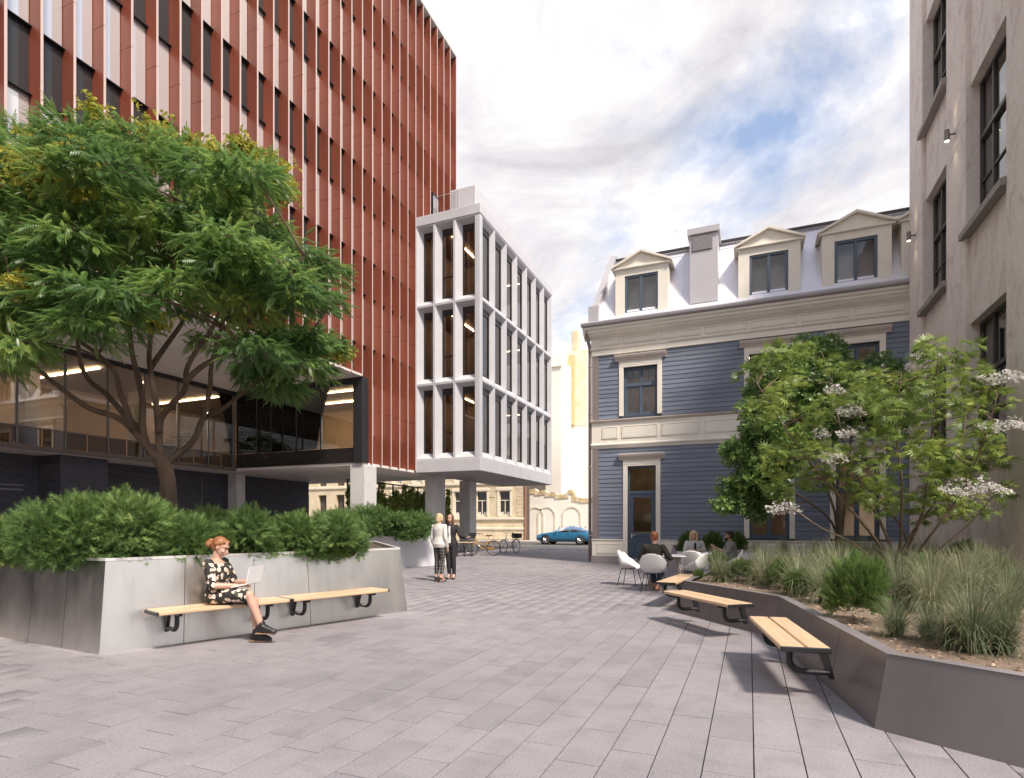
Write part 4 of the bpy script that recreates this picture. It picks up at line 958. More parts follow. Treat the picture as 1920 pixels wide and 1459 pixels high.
M_FLOW = leafmat('white_floret', [(0, (.66, .62, .58)), (1, (.85, .82, .80))], .3, .7, .2)
M_YFLOW = leafmat('yellow_seed_pod', [(0, (.30, .30, .05)), (1, (.52, .48, .09))], .4, .6, .2)
M_VINE = leafmat('vine_leaf', [(0, (.16, .22, .06)), (.6, (.30, .38, .10)), (1, (.46, .50, .16))], .6, .6, .25)
M_TRUNK = pm('furrowed_bark', (.135, .088, .062), .9, var=.35, scale=9, bump=.9, bscale=28, stretch=(1, 1, .22))
M_TWIG = pm('brown_stem', (.15, .105, .07), .85, var=.3, scale=12)
def smooth_path(pts, n=4):                              # Catmull-Rom
    pts = [Vector(p) for p in pts]; out = []
    for i in range(len(pts) - 1):
        p0, p1, p2, p3 = pts[max(i - 1, 0)], pts[i], pts[i + 1], pts[min(i + 2, len(pts) - 1)]
        for k in range(n):
            t = k / n; out.append(.5 * ((2 * p1) + (p2 - p0) * t + (2 * p0 - 5 * p1 + 4 * p2 - p3) * t * t + (3 * p1 - p0 - 3 * p2 + p3) * t ** 3))
    return out + [pts[-1]]
def inpoly(x, y, poly):
    c = False; j = len(poly) - 1
    for i in range(len(poly)):
        (xi, yi), (xj, yj) = poly[i], poly[j]
        if (yi > y) != (yj > y) and x < (xj - xi) * (y - yi) / (yj - yi) + xi: c = not c
        j = i
    return c
# ---------------------------------------------------------------- the tree in the steel planter
TY = 8.3
tree = thing('locust_tree', 'spreading multi-stemmed tree with feathery leaves growing out of the steel planter', 'tree', tuple(at(316, 945, TY))[:2] + (.95,))
TB = Vector(tree.location)
limbs = [([(318, 1000), (316, 945), (313, 893), (300, 860)], (0, 0), .118, .098),
         ([(312, 893), (283, 847), (243, 800), (213, 780), (173, 768), (133, 743), (70, 692), (5, 640), (-60, 590)], (0, -.7), .060, .022),
         ([(300, 868), (278, 842), (268, 813), (233, 777), (200, 740), (167, 713), (150, 677), (140, 610), (100, 520), (60, 430)], (0, .6), .058, .020),
         ([(303, 862), (277, 840), (267, 800), (267, 747), (257, 700), (247, 657), (235, 560), (200, 430), (180, 330)], (0, -.5), .062, .020),
         ([(306, 870), (300, 850), (297, 800), (293, 760), (283, 700), (280, 660), (290, 560), (300, 450), (290, 330)], (0, .5), .062, .020),
         ([(298, 810), (302, 785), (320, 760), (347, 730), (350, 693), (373, 650), (397, 617), (430, 540), (470, 430), (480, 340)], (0, -.6), .05, .018),
         ([(310, 880), (320, 862), (360, 830), (377, 793), (393, 733), (397, 683), (420, 600), (460, 520), (500, 460)], (0, .7), .055, .018),
         ([(370, 808), (380, 787), (417, 767), (447, 743), (487, 713), (550, 660), (600, 600), (620, 560)], (.5, .1), .038, .016),
         ([(247, 805), (238, 770), (225, 735), (210, 690), (150, 640), (90, 600), (20, 560)], (-.2, -1.2), .05, .016),
         ([(348, 715), (375, 690), (420, 660), (470, 600), (530, 540), (570, 480)], (-.5, -1.3), .045, .014),
         ([(282, 690), (310, 650), (350, 590), (370, 520), (380, 420), (400, 330)], (.3, 1.4), .045, .014)]
tk = MB(); nodes = []
for pl, (d0, d1), r0, r1 in limbs:
    n = len(pl); P = []
    for i, (x, y) in enumerate(pl):
        t = i / (n - 1); P.append(at(x, y, TY + d0 + (d1 - d0) * t ** 1.3) - TB)
    S = smooth_path(P, 4); m = len(S); rs_ = [r0 + (r1 - r0) * (i / (m - 1)) ** .8 for i in range(m)]
    if r0 > .14: rs_ = [r + .05 * max(0, 1 - i / 5) for i, r in enumerate(rs_)]
    tk.tube(S, rs_, 10)
    for i in range(int(m * .4), m): nodes.append((S[i], rs_[i]))
outline = [(-150, 260), (-60, 215), (60, 225), (120, 190), (185, 205), (285, 240), (310, 225), (370, 272), (440, 280), (495, 272), (530, 315), (525, 345), (562, 385), (565, 430), (640, 462), (650, 520), (640, 570), (655, 605), (648, 655), (600, 690), (545, 755), (500, 745), (470, 700), (400, 660), (330, 625), (240, 640), (170, 660), (90, 645), (0, 690), (-150, 690)]
rs = random.Random(21); clumps = []
tries = 0
while len(clumps) < 175 and tries < 20000:
    tries += 1; x, y = rs.uniform(-150, 660), rs.uniform(190, 760)
    if not inpoly(x, y, outline) or not inpoly(x + 36, y, outline) or not inpoly(x, y + 30, outline) or not inpoly(x, y - 18, outline): continue
    if 560 < y < 700 and 130 < x < 470 and rs.random() < .55: continue
    ex = (x - 240) / 420; ey = (y - 450) / 280; dd_ = math.sqrt(max(0, 1 - min(1, ex * ex + ey * ey * .6))) * 2.0 + .35
    Yd = TY + rs.uniform(-dd_, dd_)
    p = at(x, y, Yd)
    if any((p - c).length < .31 for c in clumps): continue
    clumps.append(p)
CC = at(250, 520, TY)
parts_, twig = [], MB(); Vt, Ft = pinnate(7, .155, .040, .0085, 1.8)
for c in clumps:
    lc = c - TB; near = min(nodes, key=lambda q: (q[0] - lc).length + max(0, q[0].z - lc.z) * 1.2)
    mid = (near[0] + lc) * .5 + Vector((rs.uniform(-.12, .12), rs.uniform(-.12, .12), rs.uniform(-.02, .14)))
    tk.tube(smooth_path([near[0], mid, lc], 3), [min(near[1], .02) * (1 - .8 * i / 6) + .0025 for i in range(7)], 5)
    n = rs.randint(125, 165); th = RNG.uniform(0, 2 * math.pi, n); rr_ = RNG.uniform(0, 1, n) ** .5
    pos = np.stack([np.cos(th) * rr_ * .36, np.sin(th) * rr_ * .36, RNG.normal(0, .055, n) - .14 * rr_ ** 2], 1)
    rad = unit(np.stack([np.cos(th), np.sin(th), RNG.uniform(-.30, .25, n)], 1) + RNG.normal(0, .45, (n, 3)) + .30 * np.array((c - CC).normalized())[None])
    up = unit(np.tile(np.array([0, 0, 1.0]), (n, 1)) + RNG.normal(0, .30, (n, 3)))
    base = rs.random() * .50 + (.30 if rs.random() < .15 else 0)
    tint = np.clip(base + RNG.normal(.18, .13, n), 0, .92)
    parts_.append(scatter(Vt, Ft, pos + np.array(lc)[None], rad, up, RNG.uniform(.7, 1.15, n), tint))
tk.build('trunk', M_TRUNK, tree, smooth=True)
V_, F_, T_ = join(parts_); obj('crown', np_mesh('tree_crown', V_, F_, M_TREE, T_), tree)
vb, fb = obov(6, .1, .04, .02)
for x, y, dY, w in ((95, 310, -1.6, .34), (130, 290, -1.5, .30), (55, 330, -1.6, .25), (290, 245, .2, .26), (470, 285, .2, .22), (520, 320, .1, .24), (290, 600, -1.4, .17), (35, 535, -1.6, .20), (180, 215, -.3, .25), (150, 345, -1.7, .25), (385, 285, -.3, .25), (640, 660, 0, .16), (445, 270, .2, .16), (535, 360, -.2, .2)):
    c = at(x, y, TY + dY) - TB; n = int(420 * w); pos = RNG.normal(0, 1, (n, 3)) * np.array([w, w, w * .65]) * .45 + np.array(c)
    _p = obj('seed_pods', np_mesh('seed_pods', *scatter(vb, fb, pos, RNG.normal(0, 1, (n, 3)), np.tile([0, 0, 1.0], (n, 1)) + RNG.normal(0, .3, (n, 3)), RNG.uniform(.8, 1.3, n), RNG.random(n))[:2], M_YFLOW, np.repeat(RNG.random(n), len(vb))), tree); _p['kind'] = 'stuff'
# ---------------------------------------------------------------- junipers
sv, sf = spray()
def juniper(label, c, r, n, tb=.3, group='junipers in the planters', zs=.8, low=-.25):
    o = thing('juniper_shrub', label, 'shrub', (c[0], c[1], c[2]), 0, group)
    sub = [(Vector((random.uniform(-.55, .55) * r, random.uniform(-.55, .55) * r, random.uniform(-.30, .45) * r * zs)), r * random.uniform(.34, .58)) for _ in range(14)]
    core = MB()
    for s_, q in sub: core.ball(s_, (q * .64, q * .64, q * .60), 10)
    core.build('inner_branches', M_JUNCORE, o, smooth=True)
    P_, D_, T_ = [], [], []
    for s_, q in sub:
        k = int(n * (q / r) ** 2 / 2.2); d = unit(RNG.normal(0, 1, (k, 3))); d = d[d[:, 2] > low - .35]; k = len(d)
        P_.append(np.array(s_) + d * q * RNG.uniform(.60, 1.04, (k, 1))); D_.append(unit(d + RNG.normal(0, .45, (k, 3)) + np.array([0, 0, .15]))); T_.append(np.clip(tb + RNG.normal(.1, .16, k) + random.uniform(-.12, .12), 0, 1))
    P_, D_, T_ = np.concatenate(P_), np.concatenate(D_), np.concatenate(T_); k = len(P_)
    V, F, T = scatter(sv, sf, P_, D_, RNG.normal(0, 1, (k, 3)), RNG.uniform(.75, 1.35, k), T_)
    obj('foliage', np_mesh('juniper_foliage', V, F, M_JUN, T), o); return o
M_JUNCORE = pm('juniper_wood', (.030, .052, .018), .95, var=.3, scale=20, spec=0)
JL = [((20, 1005), 7.2, .42, .62, 'small yellow green juniper at the shaded end of the steel planter'), ((118, 1012), 6.75, .55, .30, 'spreading juniper hanging over the dark side of the steel planter'), ((215, 985), 7.0, .66, .35, 'largest mounded juniper on the steel planter left of the tree trunk'),
      ((330, 1003), 7.45, .55, .30, 'juniper spilling over the steel rim behind the seated woman'), ((395, 985), 8.6, .55, .55, 'yellowish juniper behind the tree trunk in the steel planter'), ((465, 990), 8.0, .62, .28, 'juniper in the middle of the steel planter behind the benches'), ((622, 990), 8.55, .55, .22, 'round dark juniper at the open end of the steel planter'), ((550, 1000), 8.5, .45, .30, 'low juniper filling between two rounder ones on the steel planter'),
      ((180, 960), 8.4, .62, .32, 'juniper at the back of the steel planter against the brick storey')]
for (x, y), Yd, r, tb, lb in JL:
    p = at(x, y, Yd); p.z = 1.02 + r * .28; juniper(lb, p, r, int(5200 * r / .6), tb)
for x, y, Yd, r, lb in ((692, 985, 19.0, .80, 'dark juniper in the white planter nearest the concrete column'), (735, 990, 18.9, .75, 'dark juniper in the middle of the white planter'), (780, 994, 19.2, .72, 'dark juniper in the white planter beside the blonde standing woman'), (655, 985, 20.2, .85, 'dark juniper at the hidden end of the white planter')):
    p = at(x, y, Yd); p.z = max(p.z, 1.15); juniper(lb, p, r, 2600, .2)
# ---------------------------------------------------------------- feather grasses
def grass_mesh(seed, nb, h, spread, tb):
    r = np.random.default_rng(seed); V, F, T = [], [], []; S = 5
    for i in range(nb):
        a = r.uniform(0, 2 * math.pi); lean = abs(r.normal(0, 1)) * .60 * spread + .10; l = h * r.uniform(.6, 1.1); w = .0026 * r.uniform(.7, 1.3); d = np.array([math.cos(a), math.sin(a), 0]); sd_ = np.array([-d[1], d[0], 0]); p = d * r.uniform(0, .06); ang = lean * .45; b = len(V); tt = np.clip(tb + r.normal(0, .15), 0, 1)
        wind = np.array([.25, .10, 0]) * r.uniform(.2, 1)
        for k in range(S + 1):
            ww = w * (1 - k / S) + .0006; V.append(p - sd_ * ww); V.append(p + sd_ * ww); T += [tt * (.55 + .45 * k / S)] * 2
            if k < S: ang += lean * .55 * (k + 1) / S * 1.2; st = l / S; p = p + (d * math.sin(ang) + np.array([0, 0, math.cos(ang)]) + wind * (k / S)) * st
        for k in range(S): F.append((b + 2 * k, b + 2 * k + 1, b + 2 * k + 3, b + 2 * k + 2))
    return np_mesh('grass_blades', V, F, M_GRASS, T)
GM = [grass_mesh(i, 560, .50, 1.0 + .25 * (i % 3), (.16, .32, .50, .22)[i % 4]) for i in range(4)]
GD = [grass_mesh(10 + i, 560, .50, 1.25, .14) for i in range(2)]
def grass(label, p, s, me, group='feather grasses in the bronze planter'):
    o = tag(obj('feather_grass', me, None, p, random.uniform(0, 6.3)), label, 'grass tuft', group); o.scale = (s, s, s * random.uniform(.95, 1.1)); return o
ZS = .475
gl = [  # pixel of the tuft's foot, scale, mesh, label
    ((1825, 1222), 1.15, GD[0], 'tall green feather grass at the folded front corner of the bronze planter'), ((1880, 1225), .85, GD[1], 'feather grass leaning beside the tall front tuft'), ((1680, 1193), .72, GD[0], 'short spiky grass tuft by the rim near the front fold'), ((1740, 1200), .70, GD[1], 'short grass tuft between the spiky one and the tall front tuft'), ((1775, 1215), .6, GM[0], 'small green grass tuft in the mulch before the tall front tuft'),
    ((1690, 1140), 1.15, GD[1], 'wide arching green grass below the flowering shrub'), ((1640, 1135), 1.0, GM[3], 'arching grass next to the round dark shrub'), ((1550, 1130), 1.25, GM[1], 'straw tipped feather grass leaning over the bronze rim'), ((1580, 1110), 1.5, GM[2], 'pale blond feather grass with tall plumes under the shrub stems'), ((1510, 1105), 1.25, GM[1], 'straw coloured feather grass behind the round shrubs'),
    ((1435, 1098), 1.25, GM[2], 'pale fountain grass at the bend of the bronze planter'), ((1470, 1085), 1.3, GM[1], 'straw feather grass in front of the blue house window'), ((1412, 1080), .60, GM[2], 'pale feather grass half hiding the seated man'), ((1540, 1082), 1.4, GM[2], 'blond feather grass behind the shrub stems'), ((1600, 1085), 1.4, GM[1], 'blond feather grass at the foot of the flowering shrub'),
    ((1760, 1130), 1.1, GM[3], 'green feather grass right under the flowering shrub'), ((1890, 1160), 1.0, GM[1], 'straw feather grass beside the stucco wall'), ((1850, 1120), 1.0, GM[3], 'feather grass between the dark shrub and the stucco wall'), ((1640, 1088), 1.0, GM[0], 'green feather grass among the shrub stems'), ((1500, 1065), .9, GM[2], 'pale feather grass at the back edge of the bronze planter')]
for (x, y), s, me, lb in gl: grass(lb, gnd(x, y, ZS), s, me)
rs = random.Random(77); fill = 0; polyg = [tuple(p) for p in offset_poly(RP, .32)]
while fill < 38:
    x, y = rs.uniform(-.9, 4.2), rs.uniform(5.5, 14.5)
    if not inpoly(x, y, polyg) or (x < 1.1 and y < 8.5) or (y < 7.4) or (x < 1.6 and y > 10.6) or (x - 2.46) ** 2 + (y - 12.4) ** 2 < .15: continue
    grass('feather grass tuft among many in the dense middle of the bronze planter', (x, y, ZS), rs.uniform(1.05, 1.5), rs.choice(GM + [GM[1], GM[2], GD[0]]), 'feather grasses filling the bronze planter'); fill += 1
for i, (x, s, lb) in enumerate(((-2.1, 1.05, 'pale grass at the end of the slim planter behind the red haired man'), (-1.5, .9, 'feather grass in the slim planter behind the blonde seated woman'), (.2, .9, 'feather grass in the slim planter under the house window'), (1.0, 1.0, 'feather grass in the slim planter right of the house window'), (1.9, 1.0, 'feather grass in the slim planter before the second window'), (2.8, 1.0, 'feather grass in the slim planter below the last window'), (3.6, 1.0, 'feather grass in the slim planter by the stucco wall'))):
    grass(lb, (x, 20.1, .50), s, GM[(2, 1, 2, 1, 2, 0, 1)[i]], 'feather grasses in the slim planter')
# small round shrubs
def round_shrub_mesh(seed, n, up):
    r = np.random.default_rng(seed); d = unit(r.normal(0, 1, (n, 3))); d = d[d[:, 2] > -.55]; k = len(d); P_ = d * np.array([.30, .30, .34]) * r.uniform(.35, 1.0, (k, 1)) ** .6 * (1 + .18 * np.sin(d[:, :1] * 7 + seed) * np.cos(d[:, 1:2] * 6)); D_ = unit(d * .7 + r.normal(0, .3, (k, 3)) + np.array([0, 0, up]))
    V, F, T = scatter(sv, sf, P_ + np.array([0, 0, .26]), D_, r.normal(0, 1, (k, 3)), r.uniform(.7, 1.1, k), np.clip(.35 + r.normal(.05, .2, k), 0, 1)); return np_mesh('round_shrub', V, F, M_SHRUB, T)
RS = [round_shrub_mesh(40 + i, 1900, .6 + .3 * i) for i in range(3)]
for i, ((x, y), s, lb) in enumerate((((1606, 1165), 1.05, 'upright round shrub by the bronze rim between two feather grasses'), ((1500, 1118), .75, 'round shrub at the inner bend of the bronze rim'), ((1471, 1105), .95, 'dark dense shrub just behind the bend of the bronze rim'), ((1390, 1090), .80, 'dark shrub in front of the pale fountain grass'), ((1352, 1085), .62, 'light green low shrub beside the far bench'), ((1345, 1062), .75, 'dark shrub at the back corner hiding the seated man'), ((1810, 1075), 1.35, 'wide dark shrub against the stucco wall'), ((1540, 1095), .9, 'dark shrub under the blond grass plumes'), ((1730, 1098), 1.0, 'green shrub below the flowering shrub by the wall'), ((1870, 1095), .9, 'low dark shrub at the foot of the stucco wall'), ((1310, 1085), .35, 'tiny shrub at the tip of the far bench'))):
    o = tag(obj('round_shrub', RS[i % 3], None, gnd(x, y, ZS), random.uniform(0, 6)), lb, 'shrub', 'round shrubs in the bronze planter'); o.scale = (s * .8, s * .8, s * (.95 if i == 0 else .72))
for i, (x, lb) in enumerate(((-1.85, 'bushy green shrub in the slim planter behind the tables'), (-1.1, 'dense green shrub in the slim planter between the seated woman and man'), (-.4, 'green shrub in the slim planter left of the house window'))):
    o = tag(obj('round_shrub', RS[i], None, (x, 19.95, .48), i), lb, 'shrub', 'round shrubs in the slim planter'); o.scale = (1.05, 1.05, 1.1)
# mulch chips
n = 5200; a = RNG.uniform(0, 1, (n, 2)); poly = [tuple(p) for p in offset_poly(RP, .24)]
pts = np.stack([-1.0 + 5.3 * a[:, 0], 3.0 + 10.5 * a[:, 1]], 1); pts = np.array([p for p in pts if inpoly(p[0], p[1], poly)]); n = len(pts)
cv = np.array([(-.02, -.008, 0), (.02, -.008, 0), (.022, .008, 0), (-.018, .008, 0), (-.012, -.004, .010), (.014, -.003, .012), (.012, .005, .011), (-.012, .004, .009)]); cf = np.array([(4, 5, 6, 7), (0, 1, 5, 4), (1, 2, 6, 5), (2, 3, 7, 6), (3, 0, 4, 7)])
V, F, T = scatter(cv, cf, np.column_stack([pts, np.full(n, .4705)]), np.column_stack([RNG.normal(0, 1, (n, 2)), RNG.normal(0, .15, n)]), np.tile([0, 0, 1.0], (n, 1)), RNG.uniform(.6, 1.5, n), RNG.random(n))
mu = obj('mulch_chips', np_mesh('mulch_chips', V - np.array([*RP[0], 0]), F, leafmat('bark_chip', [(0, (.12, .08, .055)), (.6, (.27, .19, .135)), (1, (.46, .36, .27))], 0, .9, .1), T), planterR); mu['kind'] = 'stuff'
# ---------------------------------------------------------------- flowering shrub and the tree behind it
def stemmed(name, label, base, stems, clump_px, Yc, dY, leaf, mat, nl, crad, sc, tb, seed, trunk_mat):
    o = thing(name, label, 'tree' if 'tree' in name else 'shrub', tuple(base)); B = Vector(base); rs = random.Random(seed); st = MB(); nodes = []
    for pl, d1, r0 in stems:
        P = [at(x, y, Yc + d1 * (i / (len(pl) - 1))) - B for i, (x, y) in enumerate(pl)]; P[0] = Vector((rs.uniform(-.12, .12), rs.uniform(-.12, .12), -.03)); S = smooth_path(P, 4); m = len(S)
        r_ = [r0 * (1 - .75 * i / (m - 1)) for i in range(m)]; st.tube(S, r_, 7); nodes += [(S[i], r_[i]) for i in range(int(m * .35), m)]
    outl, count, gap, holes = clump_px; cl = []; tries = 0; xs = [p[0] for p in outl]; ys = [p[1] for p in outl]; cx, cy = (min(xs) + max(xs)) / 2, (min(ys) + max(ys)) / 2
    while len(cl) < count and tries < 15000:
        tries += 1; x, y = rs.uniform(min(xs), max(xs)), rs.uniform(min(ys), max(ys))
        if not inpoly(x, y, outl): continue
        ex, ey = (x - cx) / (max(xs) - min(xs)) * 2, (y - cy) / (max(ys) - min(ys)) * 2; q = math.sqrt(max(.05, 1 - min(1, ex * ex + ey * ey)))
        p = at(x, y, Yc + rs.uniform(-dY, dY) * q)
        if p.x > 4.2: p.x = 4.2 - rs.uniform(0, .5)
        if any((p - c).length < gap for c in cl): continue
        cl.append(p)
    parts = []
    for c in cl:
        lc = c - B; near = min(nodes, key=lambda q: (q[0] - lc).length + max(0, q[0].z - lc.z) * 1.5); mid = (near[0] + lc) * .5 + Vector((rs.uniform(-.08, .08), rs.uniform(-.08, .08), rs.uniform(-.02, .08)))
        st.tube([near[0], mid, lc], [min(near[1], .012), .006, .002], 4, cap=False)
        n = int(nl * rs.uniform(.7, 1.3)); d = unit(RNG.normal(0, 1, (n, 3))); pos = d * RNG.uniform(.25, 1, (n, 1)) ** .5 * np.array(crad); fw = unit(d * .8 + RNG.normal(0, .4, (n, 3)) + np.array([0, 0, .05])); up = unit(np.array([0, 0, 1.0]) + RNG.normal(0, .4, (n, 3))); b = tb + rs.uniform(-.2, .25)
        parts.append(scatter(*leaf, pos + np.array(lc), fw, up, sc * RNG.uniform(.7, 1.25, n), np.clip(b + RNG.normal(0, .16, n), 0, 1)))
    st.build('stem', trunk_mat, o, smooth=True); V, F, T = join(parts); obj('crown', np_mesh(name + '_crown', V, F, mat, T), o); return o, nodes
sb = at(1680, 1072, 10.7); sb.z = .47
outl = [(1385, 700), (1440, 660), (1500, 650), (1600, 690), (1700, 700), (1730, 660), (1770, 630), (1830, 640), (1850, 700), (1905, 740), (1900, 860), (1890, 900), (1900, 930), (1850, 965), (1770, 985), (1660, 960), (1580, 930), (1510, 950), (1450, 955), (1425, 890), (1440, 820), (1410, 740)]
stems = [([(1680, 1072), (1640, 1010), (1590, 950), (1530, 880), (1470, 800), (1420, 720)], -.6, .030), ([(1680, 1072), (1660, 1000), (1620, 920), (1580, 820), (1560, 720), (1540, 660)], .5, .032), ([(1680, 1072), (1690, 980), (1690, 900), (1680, 800), (1690, 700)], -.9, .030), ([(1680, 1072), (1720, 990), (1740, 900), (1750, 780), (1760, 650)], -.2, .032), ([(1680, 1072), (1740, 1010), (1800, 930), (1840, 840), (1870, 740)], -.9, .028), ([(1680, 1072), (1760, 1030), (1820, 980), (1870, 920)], -1.0, .022), ([(1680, 1072), (1600, 1020), (1540, 990), (1480, 950)], -1.1, .022), ([(1680, 1072), (1700, 1010), (1650, 930), (1640, 840), (1600, 760)], .9, .028), ([(1680, 1072), (1710, 1000), (1780, 900), (1810, 780), (1790, 680)], .1, .026)]
shrub, snod = stemmed('flowering_shrub', 'large airy shrub with finger shaped leaves and white flower heads in the bronze planter', sb, stems, (outl, 150, .23, None), 10.2, 1.35, palmate(7, .150, .0120), M_PALM, 22, (.24, .24, .13), .95, .45, 5, M_TWIG)
# white flower heads
fv = np.array([(0, 0, 0), (.012, .006, .004), (.022, 0, 0), (.012, -.006, .004)]); ff = np.array([(0, 1, 2, 3)])
fq = np.concatenate([np.column_stack([fv[:, 0] * math.cos(a) - fv[:, 1] * math.sin(a), fv[:, 0] * math.sin(a) + fv[:, 1] * math.cos(a), fv[:, 2]]) for a in np.arange(5) * 2 * math.pi / 5]); fqf = np.concatenate([ff + 4 * i for i in range(5)])
def umbel(px, py, Yd, w, h):
    p = at(px, py, Yd) - sb; n = int(620 * w); th = RNG.uniform(0, 2 * math.pi, n); r = RNG.uniform(0, 1, n) ** .5; cam_r = np.array([CY, SY, 0]); cam_f = np.array([-SY, CY, 0])
    pos = np.array(p) + (r * np.cos(th) * w)[:, None] * cam_r + (r * np.sin(th) * w * .55)[:, None] * cam_f; pos[:, 2] += (1 - r ** 2) * h * RNG.uniform(-.4, 1, n) + .05 * np.sin(th * 3)
    V, F, T = scatter(fq, fqf, pos, RNG.normal(0, 1, (n, 3)), np.tile([0, 0, 1.0], (n, 1)) + RNG.normal(0, .5, (n, 3)), RNG.uniform(.8, 1.3, n), RNG.random(n))
    _p = obj('flower_head', np_mesh('flower_head', V, F, M_FLOW, T), shrub); _p['kind'] = 'stuff'
    nr = min(snod, key=lambda q: (q[0] - p).length)[0]; t = MB()
    for i in range(6):
        e = Vector(pos[int(n * i / 6)]); t.tube([nr, (nr + p) * .5, p - Vector((0, 0, .10)), e], [.007, .005, .004, .002], 4, cap=False)
    t.build('flower_stalk', M_TWIG, shrub)
for a in ((1562, 860, 9.2, .24, .16), (1830, 920, 8.9, .55, .20), (1470, 955, 9.3, .30, .14), (1880, 710, 9.4, .42, .12), (1890, 800, 9.3, .50, .13), (1740, 670, 10.3, .30, .13), (1565, 733, 9.6, .18, .11), (1595, 773, 9.5, .25, .11), (1590, 815, 9.4, .2, .1), (1540, 815, 9.6, .16, .1), (1715, 690, 10.4, .2, .1)): umbel(*a)
tb_ = at(1572, 1062, 14.0); tb_.z = .47
outl2 = [(1350, 925), (1375, 880), (1370, 850), (1400, 810), (1410, 770), (1388, 745), (1400, 720), (1430, 690), (1470, 670), (1520, 640), (1560, 645), (1600, 690), (1640, 670), (1690, 700), (1690, 800), (1560, 800), (1470, 880), (1420, 985), (1385, 985), (1365, 950)]
stems2 = [([(1572, 1062), (1575, 1000), (1570, 930), (1540, 860), (1500, 780), (1480, 700)], -.3, .055), ([(1572, 1062), (1560, 980), (1500, 930), (1440, 890), (1390, 900)], -.4, .035), ([(1572, 1062), (1580, 980), (1590, 880), (1600, 790), (1620, 720)], .5, .045), ([(1572, 1062), (1565, 960), (1520, 870), (1450, 800), (1410, 750)], .3, .035)]
stemmed('young_tree', 'dark green small leaved tree in front of the blue house behind the flowering shrub', tb_, stems2, (outl2, 95, .25, None), 13.6, 1.1, obov(8, .1, .085, .026), M_OBO, 62, (.30, .30, .24), 1.0, .42, 11, M_TWIG)
# ---------------------------------------------------------------- vine trellis under the overhang
tz = onx(709, 900, -16.2)
vt = thing('vine_trellis', 'dark metal trellis overgrown with climbing vines between the concrete columns', 'trellis', (-16.2, 20.4, 0))
TL, TH = 9.2, 3.45
fr = MB()
for y in np.arange(0, TL + .1, 1.15): fr.cbox(-.03, .03, y - .03, y + .03, 0, TH, .005)
fr.box(-.025, .025, 0, TL, TH - .06, TH); fr.build('frame', M_BLACKM, vt)
wr = MB()
for y in np.arange(.2, TL, .29): wr.tube([(0, y, 0), (0, y, TH - .05)], .004, 4)
wr.build('wire', M_BLACKM, vt)
P_ = []
for y in np.arange(.15, TL, .24):
    hgt = TH * random.uniform(.72, 1.04); k = int(random.uniform(220, 520)); z = RNG.uniform(0, hgt, k); P_.append(np.column_stack([RNG.normal(0, .05, k), y + RNG.normal(0, .07, k) + .05 * np.sin(z * 4), z]))
P_ = np.concatenate(P_); k = len(P_)
V, F, T = scatter(*obov(4, .1, .085, .040), P_, RNG.normal(0, 1, (k, 3)), np.tile([0, 0, 1.0], (k, 1)) + RNG.normal(0, .4, (k, 3)), RNG.uniform(.7, 1.3, k), RNG.random(k)); vo = obj('vine_leaves', np_mesh('vine_leaves', V, F, M_VINE, T), vt); vo['kind'] = 'stuff'
MB().cbox(-.35, .35, -.1, TL + .1, 0, .10, .01).build('trellis_bed', M_SOIL, vt)
# ================================================================ chairs and tables
M_SHELL = pm('white_plastic_shell', (.74, .72, .70), .38, var=.03, spec=.5); M_TLEG = pm('grey_oak_leg', (.34, .295, .255), .6, var=.15, scale=8, stretch=(4, 4, .6)); M_TTOP = pm('white_laminate', (.78, .77, .77), .35, var=.02)
def chair_parts():
    prof = [(-.235, .425), (-.20, .442), (-.10, .425), (0, .410), (.09, .412), (.155, .44), (.195, .52), (.225, .62), (.25, .72), (.262, .79), (.268, .825)]
    hw = [.19, .215, .235, .25, .27, .285, .29, .27, .235, .18, .10]; lift = [.0, .02, .10, .19, .225, .20, .12, .05, .01, 0, -.02]; wrap = [0, 0, 0, .0, .02, .05, .10, .11, .09, .05, .02]
    ns, ntt = len(prof), 13; V = []
    for k in (0, 1):
        for i in range(ns):
            for j in range(ntt):
                t = -1 + 2 * j / (ntt - 1); y, z = prof[i]; a = abs(t)
                x_ = hw[i] * math.sin(t * math.pi / 2 * .93) / math.sin(math.pi / 2 * .93); yy = y - wrap[i] * a ** 2.2; zz = z + lift[i] * a ** 3.2 - (.012 if i == 0 else 0)
                if k: yy += .009 if i > 5 else 0; zz -= .010 if i <= 5 else 0
                V.append((x_ * (1.0 if k == 0 else 1.03), yy, zz))
    F = []; q = ns * ntt
    for i in range(ns - 1):
        for j in range(ntt - 1):
            a = i * ntt + j; F.append((a, a + 1, a + ntt + 1, a + ntt)); F.append((a + q, a + ntt + q, a + ntt + 1 + q, a + 1 + q))
    rim = [j for j in range(ntt)] + [i * ntt + ntt - 1 for i in range(1, ns)] + [(ns - 1) * ntt + j for j in range(ntt - 2, -1, -1)] + [i * ntt for i in range(ns - 2, 0, -1)]
    for a, b in zip(rim, rim[1:] + rim[:1]): F.append((b, a, a + q, b + q))
    return MB().add(V, F).mesh('seat_shell', M_SHELL, True)
SHELL = chair_parts()
LEGM = {}
for sx in (-1, 1):
    for sy_ in (-1, 1):
        LEGM[sx, sy_] = MB().tube(smooth_path([(sx * .06, sy_ * .10, .392), (sx * .15, sy_ * .135, .392), (sx * .175, sy_ * .150, .372), (sx * .235, sy_ * .225, .0)], 3), .0085, 8).mesh('leg', M_BLACKM, True)
BRACE = MB().tube([(-.10, -.10, .390), (-.10, .10, .390)], .008, 6).tube([(.10, -.10, .390), (.10, .10, .390)], .008, 6).mesh('brace', M_BLACKM)
